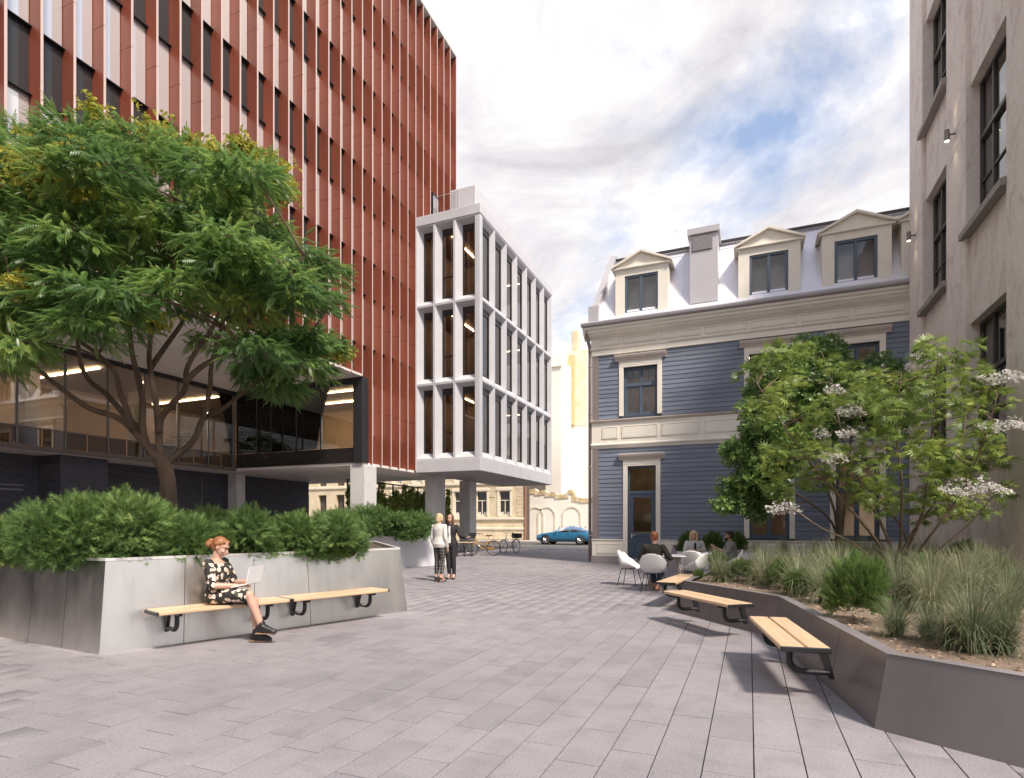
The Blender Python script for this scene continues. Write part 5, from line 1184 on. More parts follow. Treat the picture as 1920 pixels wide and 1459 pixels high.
def chair(label, loc, rz, sc=1.0):
    o = thing('shell_chair', label, 'chair', loc, rz, 'white shell chairs at the tables'); o.scale = (sc, sc, sc)
    obj('seat_shell', SHELL, o); obj('brace', BRACE, o)
    for k in LEGM: obj('leg', LEGM[k], o)
    return o
def table(label, loc, rz):
    o = thing('cafe_table', label, 'table', loc, rz, 'white cafe tables')
    MB().cbox(-.40, .40, -.40, .40, .715, .74, .008).build('table_top', M_TTOP, o); MB().cbox(-.30, .30, -.30, .30, .66, .713, .005).build('apron', M_TLEG, o)
    for sx in (-1, 1):
        for sy_ in (-1, 1):
            a, b = sx * .25, sy_ * .25; c, d = sx * .37, sy_ * .33; w = .032
            MB().hexa([(c - w, d - w, 0), (c + w, d - w, 0), (c + w, d + w, 0), (c - w, d + w, 0), (a - w, b - w, .70), (a + w, b - w, .70), (a + w, b + w, .70), (a - w, b + w, .70)]).build('leg', M_TLEG, o)
    return o
face = lambda dx, dy: math.atan2(dy, dx) + math.pi / 2          # turns local -y to (dx, dy)
T1, T2 = Vector((-1.75, 13.40, 0)), Vector((-1.0, 15.0, 0))
table('square white cafe table in front of the red haired man', T1, R(12)); table('square white cafe table between the seated blonde woman and the man', T2, R(10))
CH = {'redhead': (-1.88, 12.50), 'blonde': (-1.33, 15.72), 'man': (-.42, 15.25)}
chair('white shell chair occupied by the red haired man, its back towards the plaza', (*CH['redhead'], 0), face(.08, 1))
chair('empty white shell chair standing apart at the door side of the table', (-2.62, 13.62, 0), face(1, -.12))
chair('empty white shell chair turned towards the red haired man across the table', (-1.12, 13.28, 0), face(-1, .25))
chair('empty white shell chair facing the blonde seated woman', (-1.22, 14.32, 0), face(.2, 1))
chair('white shell chair under the blonde seated woman', (*CH['blonde'], 0), face(.25, -1))
chair('white shell chair under the seated man behind the grasses', (*CH['man'], 0), face(-1, -.15))
# ================================================================ bicycles
M_TYRE = pm('tyre_rubber', (.03, .028, .027), .8); M_CHROME = pm('bright_steel', (.62, .61, .60), .25, .9); M_BROWNL = pm('black_leather', (.04, .035, .032), .5)
def ring_mesh(R_, r, n=40, m=8):
    mb = MB(); V = []; F = []
    for i in range(n):
        a = 2 * math.pi * i / n
        for j in range(m):
            b = 2 * math.pi * j / m; q = R_ + r * math.cos(b); V.append((q * math.cos(a), r * math.sin(b), q * math.sin(a)))
    for i in range(n):
        for j in range(m): F.append((i * m + j, ((i + 1) % n) * m + j, ((i + 1) % n) * m + (j + 1) % m, i * m + (j + 1) % m))
    return mb.add(V, F)
def bicycle(label, pf, pr, mat, basket, pannier):
    pf, pr = Vector(pf), Vector(pr); d = pf - pr; o = thing('bicycle', label, 'bicycle', (pr.x, pr.y, 0), math.atan2(d.y, d.x), 'parked bicycles'); wb = 1.08; r = .345
    for x in (0, wb):
        ty = ring_mesh(r - .018, .019).build('wheel', M_TYRE, o, smooth=True); ty.location = (x, 0, r)
        ring_mesh(r - .045, .011, 40, 6).build('rim', M_CHROME, ty, smooth=True)
        sp = MB()
        for i in range(20): a = 2 * math.pi * i / 20; sp.tube([(0, .02 * (-1) ** i, 0), ((r - .05) * math.cos(a), 0, (r - .05) * math.sin(a))], .0022, 4, cap=False)
        sp.tube([(0, -.05, 0), (0, .05, 0)], .02, 8); sp.build('spokes', M_CHROME, ty)
        fe = MB(); pts = [(.37 * math.cos(a), 0, .37 * math.sin(a)) for a in np.linspace(R(15), R(165), 14)]
        fe.tube(pts, .013, 6); fe.build('mudguard', mat, ty)
    bb, st, hd0, hd1 = Vector((.44, 0, .30)), Vector((.25, 0, .84)), Vector((.92, 0, .60)), Vector((.86, 0, .90))
    f = MB(); f.tube([bb, st], .017, 8); f.tube(smooth_path([hd0 + Vector((-.01, 0, .05)), (.68, 0, .42), bb], 4), .020, 8); f.tube(smooth_path([hd1 - Vector((0, 0, .1)), (.62, 0, .55), (.34, 0, .56)], 4), .015, 8); f.tube([hd0, hd1], .021, 8)
    for s_ in (-1, 1): f.tube([bb, (0, s_ * .06, r)], .010, 6); f.tube([st - Vector((0, 0, .12)), (0, s_ * .06, r)], .009, 6); f.tube([hd0, (.96, s_ * .05, .50), (wb, s_ * .055, r)], .012, 6)
    f.build('frame', mat, o, smooth=True)
    h = MB(); h.tube([hd1, hd1 + Vector((-.02, 0, .12))], .013, 8); h.tube(smooth_path([(.62, -.30, 1.02), (.74, -.28, 1.04), (.84, -.12, 1.03), (.84, .12, 1.03), (.74, .28, 1.04), (.62, .30, 1.02)], 4), .011, 8); h.build('handlebar', M_CHROME, o, smooth=True)
    for s_ in (-1, 1): MB().tube([(.61, s_ * .30, 1.018), (.73, s_ * .283, 1.038)], .017, 8).build('grip', M_BLACKM, o)
    sd_ = MB(); sd_.loft([[(x, w * math.cos(a), .93 + .03 * math.sin(a) + z) for a in np.linspace(0, 2 * math.pi, 10, endpoint=False)] for x, w, z in ((.10, .07, .02), (.16, .09, .01), (.24, .07, 0), (.32, .03, 0), (.37, .018, -.01))]); sd_.build('saddle', M_BROWNL, o, smooth=True)
    MB().tube([st, (.235, 0, .92)], .013, 8).build('seat_post', M_CHROME, o)
    c = MB(); c.lathe([(.0, -.045), (.09, -.045), (.09, -.035), (0, -.035)], 20, (bb.x, 0, bb.z), 'y'); c.tube([(bb.x, -.06, bb.z), (bb.x + .15, -.06, bb.z - .08)], .009, 6); c.tube([(bb.x, .06, bb.z), (bb.x - .15, .06, bb.z + .08)], .009, 6); c.cbox(bb.x + .12, bb.x + .20, -.14, -.06, bb.z - .09, bb.z - .07, .004); c.cbox(bb.x - .20, bb.x - .12, .06, .14, bb.z + .07, bb.z + .09, .004); c.build('crank', M_CHROME, o)
    MB().hexa([(0, -.055, .28), (.5, -.055, .24), (.5, -.045, .24), (0, -.045, .28), (0, -.055, .40), (.5, -.055, .36), (.5, -.045, .36), (0, -.045, .40)]).build('chain_guard', mat, o)
    rk = MB(); rk.tube([(-.2, .06, .74), (.2, .06, .74)], .007, 6); rk.tube([(-.2, -.06, .74), (.2, -.06, .74)], .007, 6); rk.tube([(0, .06, .36), (-.05, .06, .74)], .006, 6); rk.tube([(0, -.06, .36), (-.05, -.06, .74)], .006, 6); rk.build('carrier', M_CHROME, o)
    if basket:
        b = MB(); b.hexa([(.90, -.14, .80), (1.10, -.14, .80), (1.10, .14, .80), (.90, .14, .80), (.87, -.18, 1.06), (1.17, -.18, 1.06), (1.17, .18, 1.06), (.87, .18, 1.06)]); b.f.pop(1 + len(b.f) - 6); b.m.pop(); b.build('basket', pm('black_wicker', (.035, .033, .035), .8, var=.3, scale=40) if not bpy.data.materials.get('black_wicker') else bpy.data.materials['black_wicker'], o)
    if pannier: MB().cbox(-.24, .16, -.20, .20, .755, 1.0, .02).build('crate', bpy.data.materials['black_wicker'], o)
    ks_ = MB(); ks_.tube([(.36, .05, .28), (.30, .16, .0)], .008, 6); ks_.build('kickstand', M_CHROME, o)
    return o
M_YEL = pm('mustard_paint', (.56, .30, .035), .35, var=.06, coat=.3); M_CRM = pm('ivory_paint', (.66, .63, .58), .35, var=.05, coat=.3)
a, b = gnd(884, 1041.5), gnd(929, 1042); bicycle('mustard yellow step-through bicycle with a black front basket', a[:2], (a + (b - a).normalized() * 1.08)[:2], M_YEL, True, False)
a, b = gnd(968, 1036), gnd(936, 1038); bicycle('ivory bicycle with a black crate parked behind the yellow one', (a + (b - a).normalized() * 1.08)[:2], a[:2], M_CRM, False, True)
# bicycle stand with an oak top rail
p = gnd(838, 1044); e = gnd(890, 1043); d = e - p
bs = thing('bicycle_stand', 'low steel bicycle stand with an oak top rail beside the yellow bicycle', 'bike rack', (p.x, p.y, 0), math.atan2(d.y, d.x)); Lr = d.length
MB().cbox(0, Lr, -.12, -.01, .62, .66, .006).cbox(0, Lr, .01, .12, .62, .66, .006).build('rail', M_WOOD, bs)
for x in np.linspace(.15, Lr - .15, 4):
    MB().tube([(x, -.10, .015), (x, -.10, .605), (x, .10, .605), (x, .10, .015), (x, -.10, .015)], .018, 6).build('hoop', M_BLACKM, bs)
MB().cbox(0, Lr, -.02, .02, .03, .05, .004).build('foot_rail', M_BLACKM, bs)
# ================================================================ car
M_CARP = pm('blue_car_paint', (.05, .25, .46), .28, .35, var=.04, coat=.8); M_CARG = glass('car_glass', (.25, .24, .23), .18); M_CARB = pm('car_trim', (.03, .03, .032), .5)
car = thing('parked_car', 'bright blue car standing on the road beyond the plaza', 'car', (-15.35, 42.7, -.06), 0)
# local +x runs to the tail; side faces -y
stn = [(.0, .62, .40, .62, .64), (.10, .80, .30, .70, .72), (.45, .88, .24, .80, .84), (1.05, .91, .22, .86, .93), (1.45, .92, .22, .90, .99), (1.75, .92, .22, .92, 1.16), (2.15, .92, .22, .94, 1.36), (2.6, .92, .22, .95, 1.44), (3.1, .92, .22, .96, 1.43), (3.6, .92, .22, .97, 1.34), (4.0, .91, .24, .98, 1.20), (4.3, .88, .28, .98, 1.06), (4.45, .82, .36, .90, .95)]
rings = []
for x, w, z0, zb, zr in stn:
    tw = w * .97 if zr - zb < .12 else w * .70
    q = [(-w * .85, z0), (-w, z0 + .12), (-w * 1.02, (z0 + zb) / 2), (-w, zb), (-tw, zr - .05 if zr - zb > .12 else zr - .01), (-tw * .8, zr)]
    rings.append([(x, y, z) for y, z in q] + [(x, -y, z) for y, z in q[::-1]])
cb_ = MB().loft(rings); cabin = []
for i, f in enumerate(cb_.f):
    if len(f) != 4: continue
    c = sum((Vector(cb_.v[k]) for k in f), Vector()) / 4; zs = [cb_.v[k][2] for k in f]
    if 1.30 < c.x < 4.2 and c.z > 1.0 and c.z < 1.42 and max(zs) - min(zs) > .10: cb_.m[i] = 1
cb_.build('body', [M_CARP, M_CARG], car, smooth=True)
for x in (1.85, 2.75, 3.55):
    for s_ in (-1, 1): MB().hexa([(x - .03, s_ * .935, .96), (x + .03, s_ * .935, .96), (x + .03, s_ * .90, .96), (x - .03, s_ * .90, .96), (x + .02, s_ * .67, 1.40), (x + .08, s_ * .67, 1.40), (x + .08, s_ * .62, 1.40), (x + .02, s_ * .62, 1.40)]).build('pillar', M_CARP, car)
for x in (.85, 3.60):
    for s_ in (-1, 1):
        w = MB().lathe([(.20, s_ * .80), (.33, s_ * .80), (.345, s_ * .83), (.345, s_ * .92), (.33, s_ * .945), (.22, s_ * .945)], 28, (x, 0, .345), 'y').build('wheel', M_TYRE, car, smooth=True)
        rm = MB(); rm.lathe([(.23, s_ * .935), (.21, s_ * .925), (.0, s_ * .90)], 24, (x, 0, .345), 'y')
        for i in range(5): a = i * 2 * math.pi / 5; rm.tube([(x, s_ * .925, .345), (x + .21 * math.cos(a), s_ * .94, .345 + .21 * math.sin(a))], .022, 6)
        rm.build('rim', M_CHROME, w)
        MB().lathe([(.36, s_ * .70), (.40, s_ * .935), (.37, s_ * .94)], 28, (x, 0, .36), 'y').build('wheel_arch', M_CARB, car)
for s_ in (-1, 1):
    MB().ball((.22, s_ * .72, .68), (.16, .10, .05), 10).build('headlight', pm('lamp_glass', (.8, .8, .8), .1, .2) if not bpy.data.materials.get('lamp_glass') else bpy.data.materials['lamp_glass'], car, smooth=True)
    MB().ball((4.42, s_ * .68, .88), (.06, .14, .05), 10).build('tail_light', pm('red_lens', (.4, .02, .02), .2) if not bpy.data.materials.get('red_lens') else bpy.data.materials['red_lens'], car, smooth=True)
    MB().ball((1.75, s_ * 1.0, 1.02), (.06, .10, .07), 10).build('wing_mirror', M_CARP, car, smooth=True)
    MB().cbox(1.2, 3.3, min(s_ * .90, s_ * .95), max(s_ * .90, s_ * .95), .22, .30, .01).build('sill', M_CARB, car)
    for x in (2.55, 3.35): MB().cbox(x, x + .16, min(s_ * .935, s_ * .955), max(s_ * .935, s_ * .955), .84, .865, .004).build('door_handle', M_CHROME, car)
# ================================================================ people
M_SKIN = pm('skin', (.56, .335, .245), .5, var=.05, scale=12); M_SKIN2 = pm('tanned_skin', (.42, .24, .165), .5, var=.05, scale=12)
def remesh(mb, name, mats, voxel=.009, it=4, parent=None):
    me = mb.mesh('tmp', mats); t = bpy.data.objects.new('tmp', me); COL.objects.link(t)
    m = t.modifiers.new('r', 'REMESH'); m.mode = 'VOXEL'; m.voxel_size = voxel
    s = t.modifiers.new('s', 'SMOOTH'); s.factor = .5; s.iterations = it
    bpy.context.view_layer.update(); dg = bpy.context.evaluated_depsgraph_get(); r = bpy.data.meshes.new_from_object(t.evaluated_get(dg)); r.name = name
    bpy.data.objects.remove(t); bpy.data.meshes.remove(me)
    r.materials.clear(); r.materials.append(mats); r.polygons.foreach_set('use_smooth', [True] * len(r.polygons))
    return obj(name, r, parent)
def cap(mb, p0, r0, p1, r1, n=12):
    p0, p1 = Vector(p0), Vector(p1); d = p1 - p0; l = max(d.length, 1e-5); t = d / l
    S = []; rr = []
    for a in np.linspace(-math.pi / 2 * .96, 0, 4): S.append(p0 + t * r0 * math.sin(a)); rr.append(max(r0 * math.cos(a), 1e-4))
    for a in np.linspace(0, math.pi / 2 * .96, 4): S.append(p1 + t * r1 * math.sin(a)); rr.append(max(r1 * math.cos(a), 1e-4))
    up = t.orthogonal().normalized(); w = t.cross(up); rings = [[q + (up * math.cos(x) + w * math.sin(x)) * r for x in np.linspace(0, 2 * math.pi, n, endpoint=False)] for q, r in zip(S, rr)]
    mb.loft(rings); return mb
def chain(mb, pts, rs):
    for i in range(len(pts) - 1): cap(mb, pts[i], rs[i], pts[i + 1], rs[i + 1])
    return mb
def torso(mb, rings, n=20):                 # rings: (center, half width, half depth, yaw)
    R_ = []
    for c, a, b, yaw in rings:
        c = Vector(c); ex = Vector((math.cos(yaw), math.sin(yaw), 0)); ey = Vector((-math.sin(yaw), math.cos(yaw), 0)); R_.append([c + ex * a * math.copysign(abs(math.cos(x)) ** .85, math.cos(x)) + ey * b * math.sin(x) for x in np.linspace(0, 2 * math.pi, n, endpoint=False)])
    mb.loft(R_); return mb
def hand(mb, wrist, d, palm_n, thumb, s=1.0, curl=.5):
    w, d, pn, th = Vector(wrist), Vector(d).normalized(), Vector(palm_n).normalized(), Vector(thumb).normalized()
    kn = w + d * .085 * s
    for k in range(4):
        b = kn + th * (.028 - .019 * k) * s; cap(mb, w + th * (.012 - .008 * k) * s, .016 * s, b, .0115 * s)
        l = (.040, .045, .042, .033)[k] * s; d1 = (d * math.cos(curl * .7) + pn * math.sin(curl * .7)).normalized(); d2 = (d * math.cos(curl * 1.7) + pn * math.sin(curl * 1.7)).normalized()
        m = b + d1 * l; cap(mb, b, .0098 * s, m, .0090 * s); cap(mb, m, .0090 * s, m + d2 * l * .85, .0075 * s)
    t0 = w + d * .028 * s + th * .028 * s; t1 = t0 + (d * .7 + th * .6 + pn * .25).normalized() * .035 * s; cap(mb, w + d * .015 * s, .016 * s, t0, .014 * s); cap(mb, t0, .0115 * s, t1, .010 * s); cap(mb, t1, .010 * s, t1 + (d * .9 + pn * .3).normalized() * .028 * s, .0085 * s)
def head_frame(c, f, up=(0, 0, 1)):
    f = Vector(f).normalized(); u = Vector(up); u = (u - f * u.dot(f)).normalized(); r = u.cross(f) * -1; return Vector(c), f, u, r
def ell(mb, c, ax, r, n=14):
    k = n // 2 + 1; rings = []
    for i in range(1, k):
        t = math.pi * i / k; rings.append([c + ax[0] * r[0] * math.sin(t) * math.cos(a) + ax[1] * r[1] * math.sin(t) * math.sin(a) + ax[2] * r[2] * math.cos(t) for a in np.linspace(0, 2 * math.pi, n, endpoint=False)])
    mb.loft(rings)
def head(mb, c, f, neck_base):
    c, f, u, r = head_frame(c, f); ax = (r, f, u)
    ell(mb, c + u * .025 - f * .012, ax, (.073, .092, .092)); ell(mb, c - u * .035 + f * .022, ax, (.058, .066, .075)); ell(mb, c - u * .085 + f * .052, ax, (.030, .026, .022))
    cap(mb, c + f * .083 - u * .008, .009, c + f * .100 - u * .040, .0135); ell(mb, c + f * .082 - u * .066, ax, (.024, .014, .010)); ell(mb, c + f * .075 + u * .022, ax, (.052, .018, .010))
    for s in (-1, 1): ell(mb, c + r * s * .074 - f * .005 - u * .01, ax, (.010, .018, .030), 8); ell(mb, c + r * s * .036 + f * .062 - u * .035, ax, (.022, .022, .022), 8)
    cap(mb, Vector(neck_base), .056, c - u * .075 - f * .018, .050)
    return c, f, u, r
M_EYE = pm('dark_eye', (.05, .035, .03), .25); M_LIP = pm('lip', (.42, .13, .11), .45)
def face_parts(par, fr):
    c, f, u, r = fr
    for s in (-1, 1):
        mb = MB(); ell(mb, c + r * s * .032 + f * .0815 + u * .004, (r, f, u), (.0125, .0075, .0058), 10); mb.build('eye', M_EYE, par, smooth=True)
        mb = MB(); cap(mb, c + r * s * .016 + f * .093 + u * .024, .0035, c + r * s * .048 + f * .080 + u * .026, .0025, 8); mb.build('eyebrow', M_HAIRB, par)
    mb = MB(); cap(mb, c - r * .018 + f * .092 - u * .066, .0062, c + r * .018 + f * .092 - u * .066, .0062, 8); mb.build('lips', M_LIP, par, smooth=True)
def hairmat(name, a, b):
    m, t, p = new_mat(name); tc = N(t, 'ShaderNodeTexCoord'); mp = N(t, 'ShaderNodeMapping'); L(t, tc.outputs['Object'], mp.inputs[0]); mp.inputs['Scale'].default_value = (90, 90, 14)
    n = noise(t, mp.outputs[0], 1.0, 5, .6, .4); L(t, ramp(t, n, [(.3, a), (.7, b)]), p.inputs['Base Color']); p.inputs['Roughness'].default_value = .42
    bp = N(t, 'ShaderNodeBump'); bp.inputs['Strength'].default_value = .6; bp.inputs['Distance'].default_value = .006; L(t, n, bp.inputs['Height']); L(t, bp.outputs[0], p.inputs['Normal']); return m
M_HAIRB = pm('brow', (.12, .07, .04), .7); M_AUB = hairmat('auburn_hair', (.20, .075, .03), (.40, .17, .075)); M_BLO = hairmat('blonde_hair', (.42, .29, .16), (.66, .50, .31)); M_BRN = hairmat('brown_hair', (.09, .04, .022), (.20, .09, .05)); M_REDH = hairmat('red_hair', (.20, .055, .015), (.38, .12, .035)); M_BLK = hairmat('black_hair', (.014, .011, .01), (.035, .028, .026))
def floral():
    m, t, p = new_mat('floral_dress'); tc = N(t, 'ShaderNodeTexCoord'); v = N(t, 'ShaderNodeTexVoronoi'); v.inputs['Scale'].default_value = 15; L(t, tc.outputs['Object'], v.inputs['Vector'])
    w = N(t, 'ShaderNodeTexVoronoi'); w.inputs['Scale'].default_value = 46; L(t, tc.outputs['Object'], w.inputs['Vector'])
    d = M_(t, 'ADD', v.outputs['Distance'], M_(t, 'MULTIPLY', M_(t, 'SUBTRACT', w.outputs['Distance'], .3), .22))
    fl = ramp(t, d, [(.0, (.45, .06, .07)), (.10, (.70, .30, .26)), (.22, (.80, .56, .46)), (.44, (.84, .70, .58)), (.47, (.022, .018, .020)), (1, (.022, .018, .020))])
    gr = ramp(t, noise(t, tc.outputs['Object'], 22, 3), [(.56, (0, 0, 0)), (.60, (1, 1, 1))]); mx = N(t, 'ShaderNodeMix', data_type='RGBA'); 
    lt = N(t, 'ShaderNodeMix', data_type='RGBA', blend_type='ADD'); lt.inputs['Factor'].default_value = 1; L(t, fl, lt.inputs['A'])
    g2 = N(t, 'ShaderNodeMix', data_type='RGBA', blend_type='MULTIPLY'); g2.inputs['Factor'].default_value = 1; L(t, gr, g2.inputs['A']); g2.inputs['B'].default_value = (.05, .06, .02, 1); L(t, g2.outputs['Result'], lt.inputs['B'])
    L(t, lt.outputs['Result'], p.inputs['Base Color']); p.inputs['Roughness'].default_value = .8; return m
def plaid():
    m, t, p = new_mat('plaid_wool'); tc = N(t, 'ShaderNodeTexCoord'); sp = N(t, 'ShaderNodeSeparateXYZ'); L(t, tc.outputs['Object'], sp.inputs[0])
    def line(ch, s, w): return M_(t, 'LESS_THAN', M_(t, 'FRACT', M_(t, 'MULTIPLY', ch, s)), w)
    a = M_(t, 'ADD', line(sp.outputs[0], 19, .15), line(sp.outputs[2], 14, .13)); L(t, ramp(t, M_(t, 'MULTIPLY', a, .5), [(0, (.028, .027, .028)), (.5, (.19, .17, .155)), (1, (.36, .33, .30))]), p.inputs['Base Color']); p.inputs['Roughness'].default_value = .9; return m
M_FLORAL, M_PLAID = floral(), plaid(); M_BLAZW = pm('ivory_wool', (.68, .655, .61), .85, var=.05, scale=8, bump=.3, bscale=300); M_BLAZK = pm('black_wool', (.022, .021, .023), .8, var=.15, scale=8); M_SHIRT = pm('white_cotton', (.74, .73, .72), .8, var=.04); M_OLIVE = pm('dark_olive_wool', (.042, .036, .027), .85, var=.15, scale=8, bump=.3, bscale=300); M_JEANS = pm('dark_denim', (.03, .04, .065), .85, var=.2, scale=30); M_GREYB = pm('light_grey_wool', (.52, .50, .475), .85, var=.06, scale=8); M_GREYT = pm('grey_tee', (.26, .26, .255), .85, var=.08, scale=8); M_SHOE = pm('black_leather_shoe', (.018, .017, .018), .4); M_SOLE = pm('brown_sole', (.30, .19, .12), .7); M_BSHOE = pm('brown_shoe', (.28, .11, .06), .5); M_TABLET = pm('white_laptop', (.82, .81, .81), .35, .0, var=.02)
def person(label, loc, rz, group=None):
    return thing('person', label, 'person', loc, rz, group)
def legs(mb, J, k=1.0, grow=0.0, to='ankle'):
    for s in 'LR':
        a, b, c = J['hip' + s], J['knee' + s], J['ank' + s]; a, b, c = Vector(a), Vector(b), Vector(c)
        chain(mb, [a, a.lerp(b, .5), b], [.082 * k + grow, .070 * k + grow, .053 * k + grow])
        calf = b.lerp(c, .33); e = c if to == 'ankle' else b.lerp(c, to)
        re = (.036 if to == 'ankle' else .040) * k + grow
        chain(mb, [b, calf, e], [.052 * k + grow, .053 * k + grow, re])
def arms(mb, J, k=1.0, grow=0.0, to=1.0, fr=0.0):
    for s in 'LR':
        a, b, c = Vector(J['sh' + s]), Vector(J['el' + s]), Vector(J['wr' + s])
        chain(mb, [a, a.lerp(b, .5), b], [.053 * k + grow, .045 * k + grow, .038 * k + grow])
        if to > 0: e = b.lerp(c, to); chain(mb, [b, b.lerp(e, .3), e], [.038 * k + grow, .040 * k + grow, (.038 + (.027 - .038) * to) * k + grow])
def feet(mb, J, grow=0.0, bare=True):
    for s in 'LR':
        a, t = Vector(J['ank' + s]), Vector(J['toe' + s]); d = (t - a); d.z = 0; d = d.normalized(); h = a - d * .045; h.z = a.z - .055
        m = a.lerp(t, .5); m.z = (a.z * .35 + t.z * .65)
        chain(mb, [a, h], [.038 + grow, .030 + grow]); chain(mb, [a, m, t], [.036 + grow, .036 + grow, .024 + grow]); cap(mb, h, .028 + grow, Vector((m.x, m.y, t.z + .005)), .030 + grow)
def base_torso(mb, rings, grow=0.0):
    torso(mb, [(c, a + grow, b + grow, y) for c, a, b, y in rings])
Z = lambda *p: Vector(p)
# ---- seated woman with a laptop on the bench
seat = gnd(408, 1132, .46); sw = person('woman in a dark floral dress and black trainers sitting with a white laptop', (seat.x, seat.y, 0), face(Nn.x * .82 + Tn.x * .57, Nn.y * .82 + Tn.y * .57))
J = dict(hipL=Z(.085, -.02, .565), hipR=Z(-.085, -.02, .565), kneeR=Z(-.085, -.46, .585), ankR=Z(-.055, -.60, .20), toeR=Z(-.05, -.75, .135), kneeL=Z(.05, -.44, .50), ankL=Z(.0, -.50, .105), toeL=Z(.01, -.66, .035),
         shL=Z(.155, .015, .955), shR=Z(-.155, .015, .955), elL=Z(.215, -.09, .70), elR=Z(-.215, -.07, .70), wrL=Z(.13, -.32, .72), wrR=Z(-.07, -.30, .69))
tr_ = [((0, .0, .475), .13, .10, 0), ((0, 0, .53), .165, .12, 0), ((0, .005, .62), .15, .105, 0), ((0, .01, .71), .125, .092, 0), ((0, .005, .80), .140, .105, 0), ((0, .005, .88), .155, .11, 0), ((0, .012, .955), .165, .085, 0), ((0, .018, 1.005), .075, .06, 0)]
mb = MB(); base_torso(mb, tr_); legs(mb, J); arms(mb, J); feet(mb, J)
hand(mb, J['wrR'], (.35, -.9, .05), (.3, 0, -1), (.85, .2, .25), 1, .55); hand(mb, J['wrL'], (-.2, -.9, .28), (-1, 0, -.1), (0, -.1, 1), 1, .7)
hf = head(mb, (0, -.045, 1.155), (.05, -1, -.36), (0, .015, .99)); body = remesh(mb, 'body', M_SKIN, .0075, 3, sw); face_parts(sw, hf)
mb = MB(); base_torso(mb, tr_[:-1], .014); arms(mb, J, 1, .014, 0.0)
for s in 'LR':
    a, b = Vector(J['hip' + s]), Vector(J['knee' + s]); chain(mb, [a, a.lerp(b, .5), a.lerp(b, .86)], [.103, .095, .078])
cap(mb, (0, -.1, .54), .10, (0, -.33, .545), .072); remesh(mb, 'dress', M_FLORAL, .009, 4, sw)
mb = MB(); c, f, u, r = hf
ell(mb, c + u * .036 - f * .026, (r, f, u), (.081, .095, .092)); ell(mb, c - f * .055 + u * .0, (r, f, u), (.072, .062, .08)); cap(mb, c - f * .10 + u * .012, .030, c - f * .155 - u * .02, .046); cap(mb, c - f * .145 + u * .035, .026, c - f * .165 + u * .0, .03)
for s in (-1, 1): cap(mb, c + r * s * .045 + f * .045 + u * .078, .020, c + r * s * .066 - f * .03 + u * .03, .026)
remesh(mb, 'hair', M_AUB, .007, 2, sw)
for s in 'LR':
    a, t = Vector(J['ank' + s]), Vector(J['toe' + s]); d = (t - a); d.z = 0; d.normalize(); mb = MB(); h = Vector((a.x, a.y, t.z + .03)) - d * .045
    chain(mb, [a + Z(0, 0, .035), a, a + d * .045 - Z(0, 0, .02), t + Z(0, 0, .008)], [.044, .047, .045, .032]); chain(mb, [h, t], [.040, .036]); cap(mb, h, .04, a, .045)
    sh_ = remesh(mb, 'shoe', M_SHOE, .007, 2, sw)
    mb = MB(); b_ = t.z - .026; cap(mb, (h.x, h.y, b_ + .012), .042, (t.x, t.y, b_ + .012), .035); so_ = [(x, y, b_ + (z - b_ - .012) * .22 + .008) for x, y, z in mb.v]; mb.v = so_; mb.build('sole', M_SOLE, sh_, smooth=True)
mb = MB(); lap = thing('laptop', 'open white laptop held on the lap of the woman in the floral dress', 'laptop', tuple(sw.matrix_basis @ Z(.03, -.34, .685)), sw.rotation_euler.z)
mb.cbox(-.16, .16, -.11, .11, 0, .014, .004); mb.build('keyboard_base', M_TABLET, lap)
mb = MB(); mb.hexa([(-.16, -.115, .006), (.16, -.115, .006), (.16, -.107, .006), (-.16, -.107, .006), (-.16, -.20, .20), (.16, -.20, .20), (.16, -.192, .202), (-.16, -.192, .202)]); mb.build('lid', M_TABLET, lap)
for o in (lap,): o.rotation_euler = (R(-12), R(0), sw.rotation_euler.z)
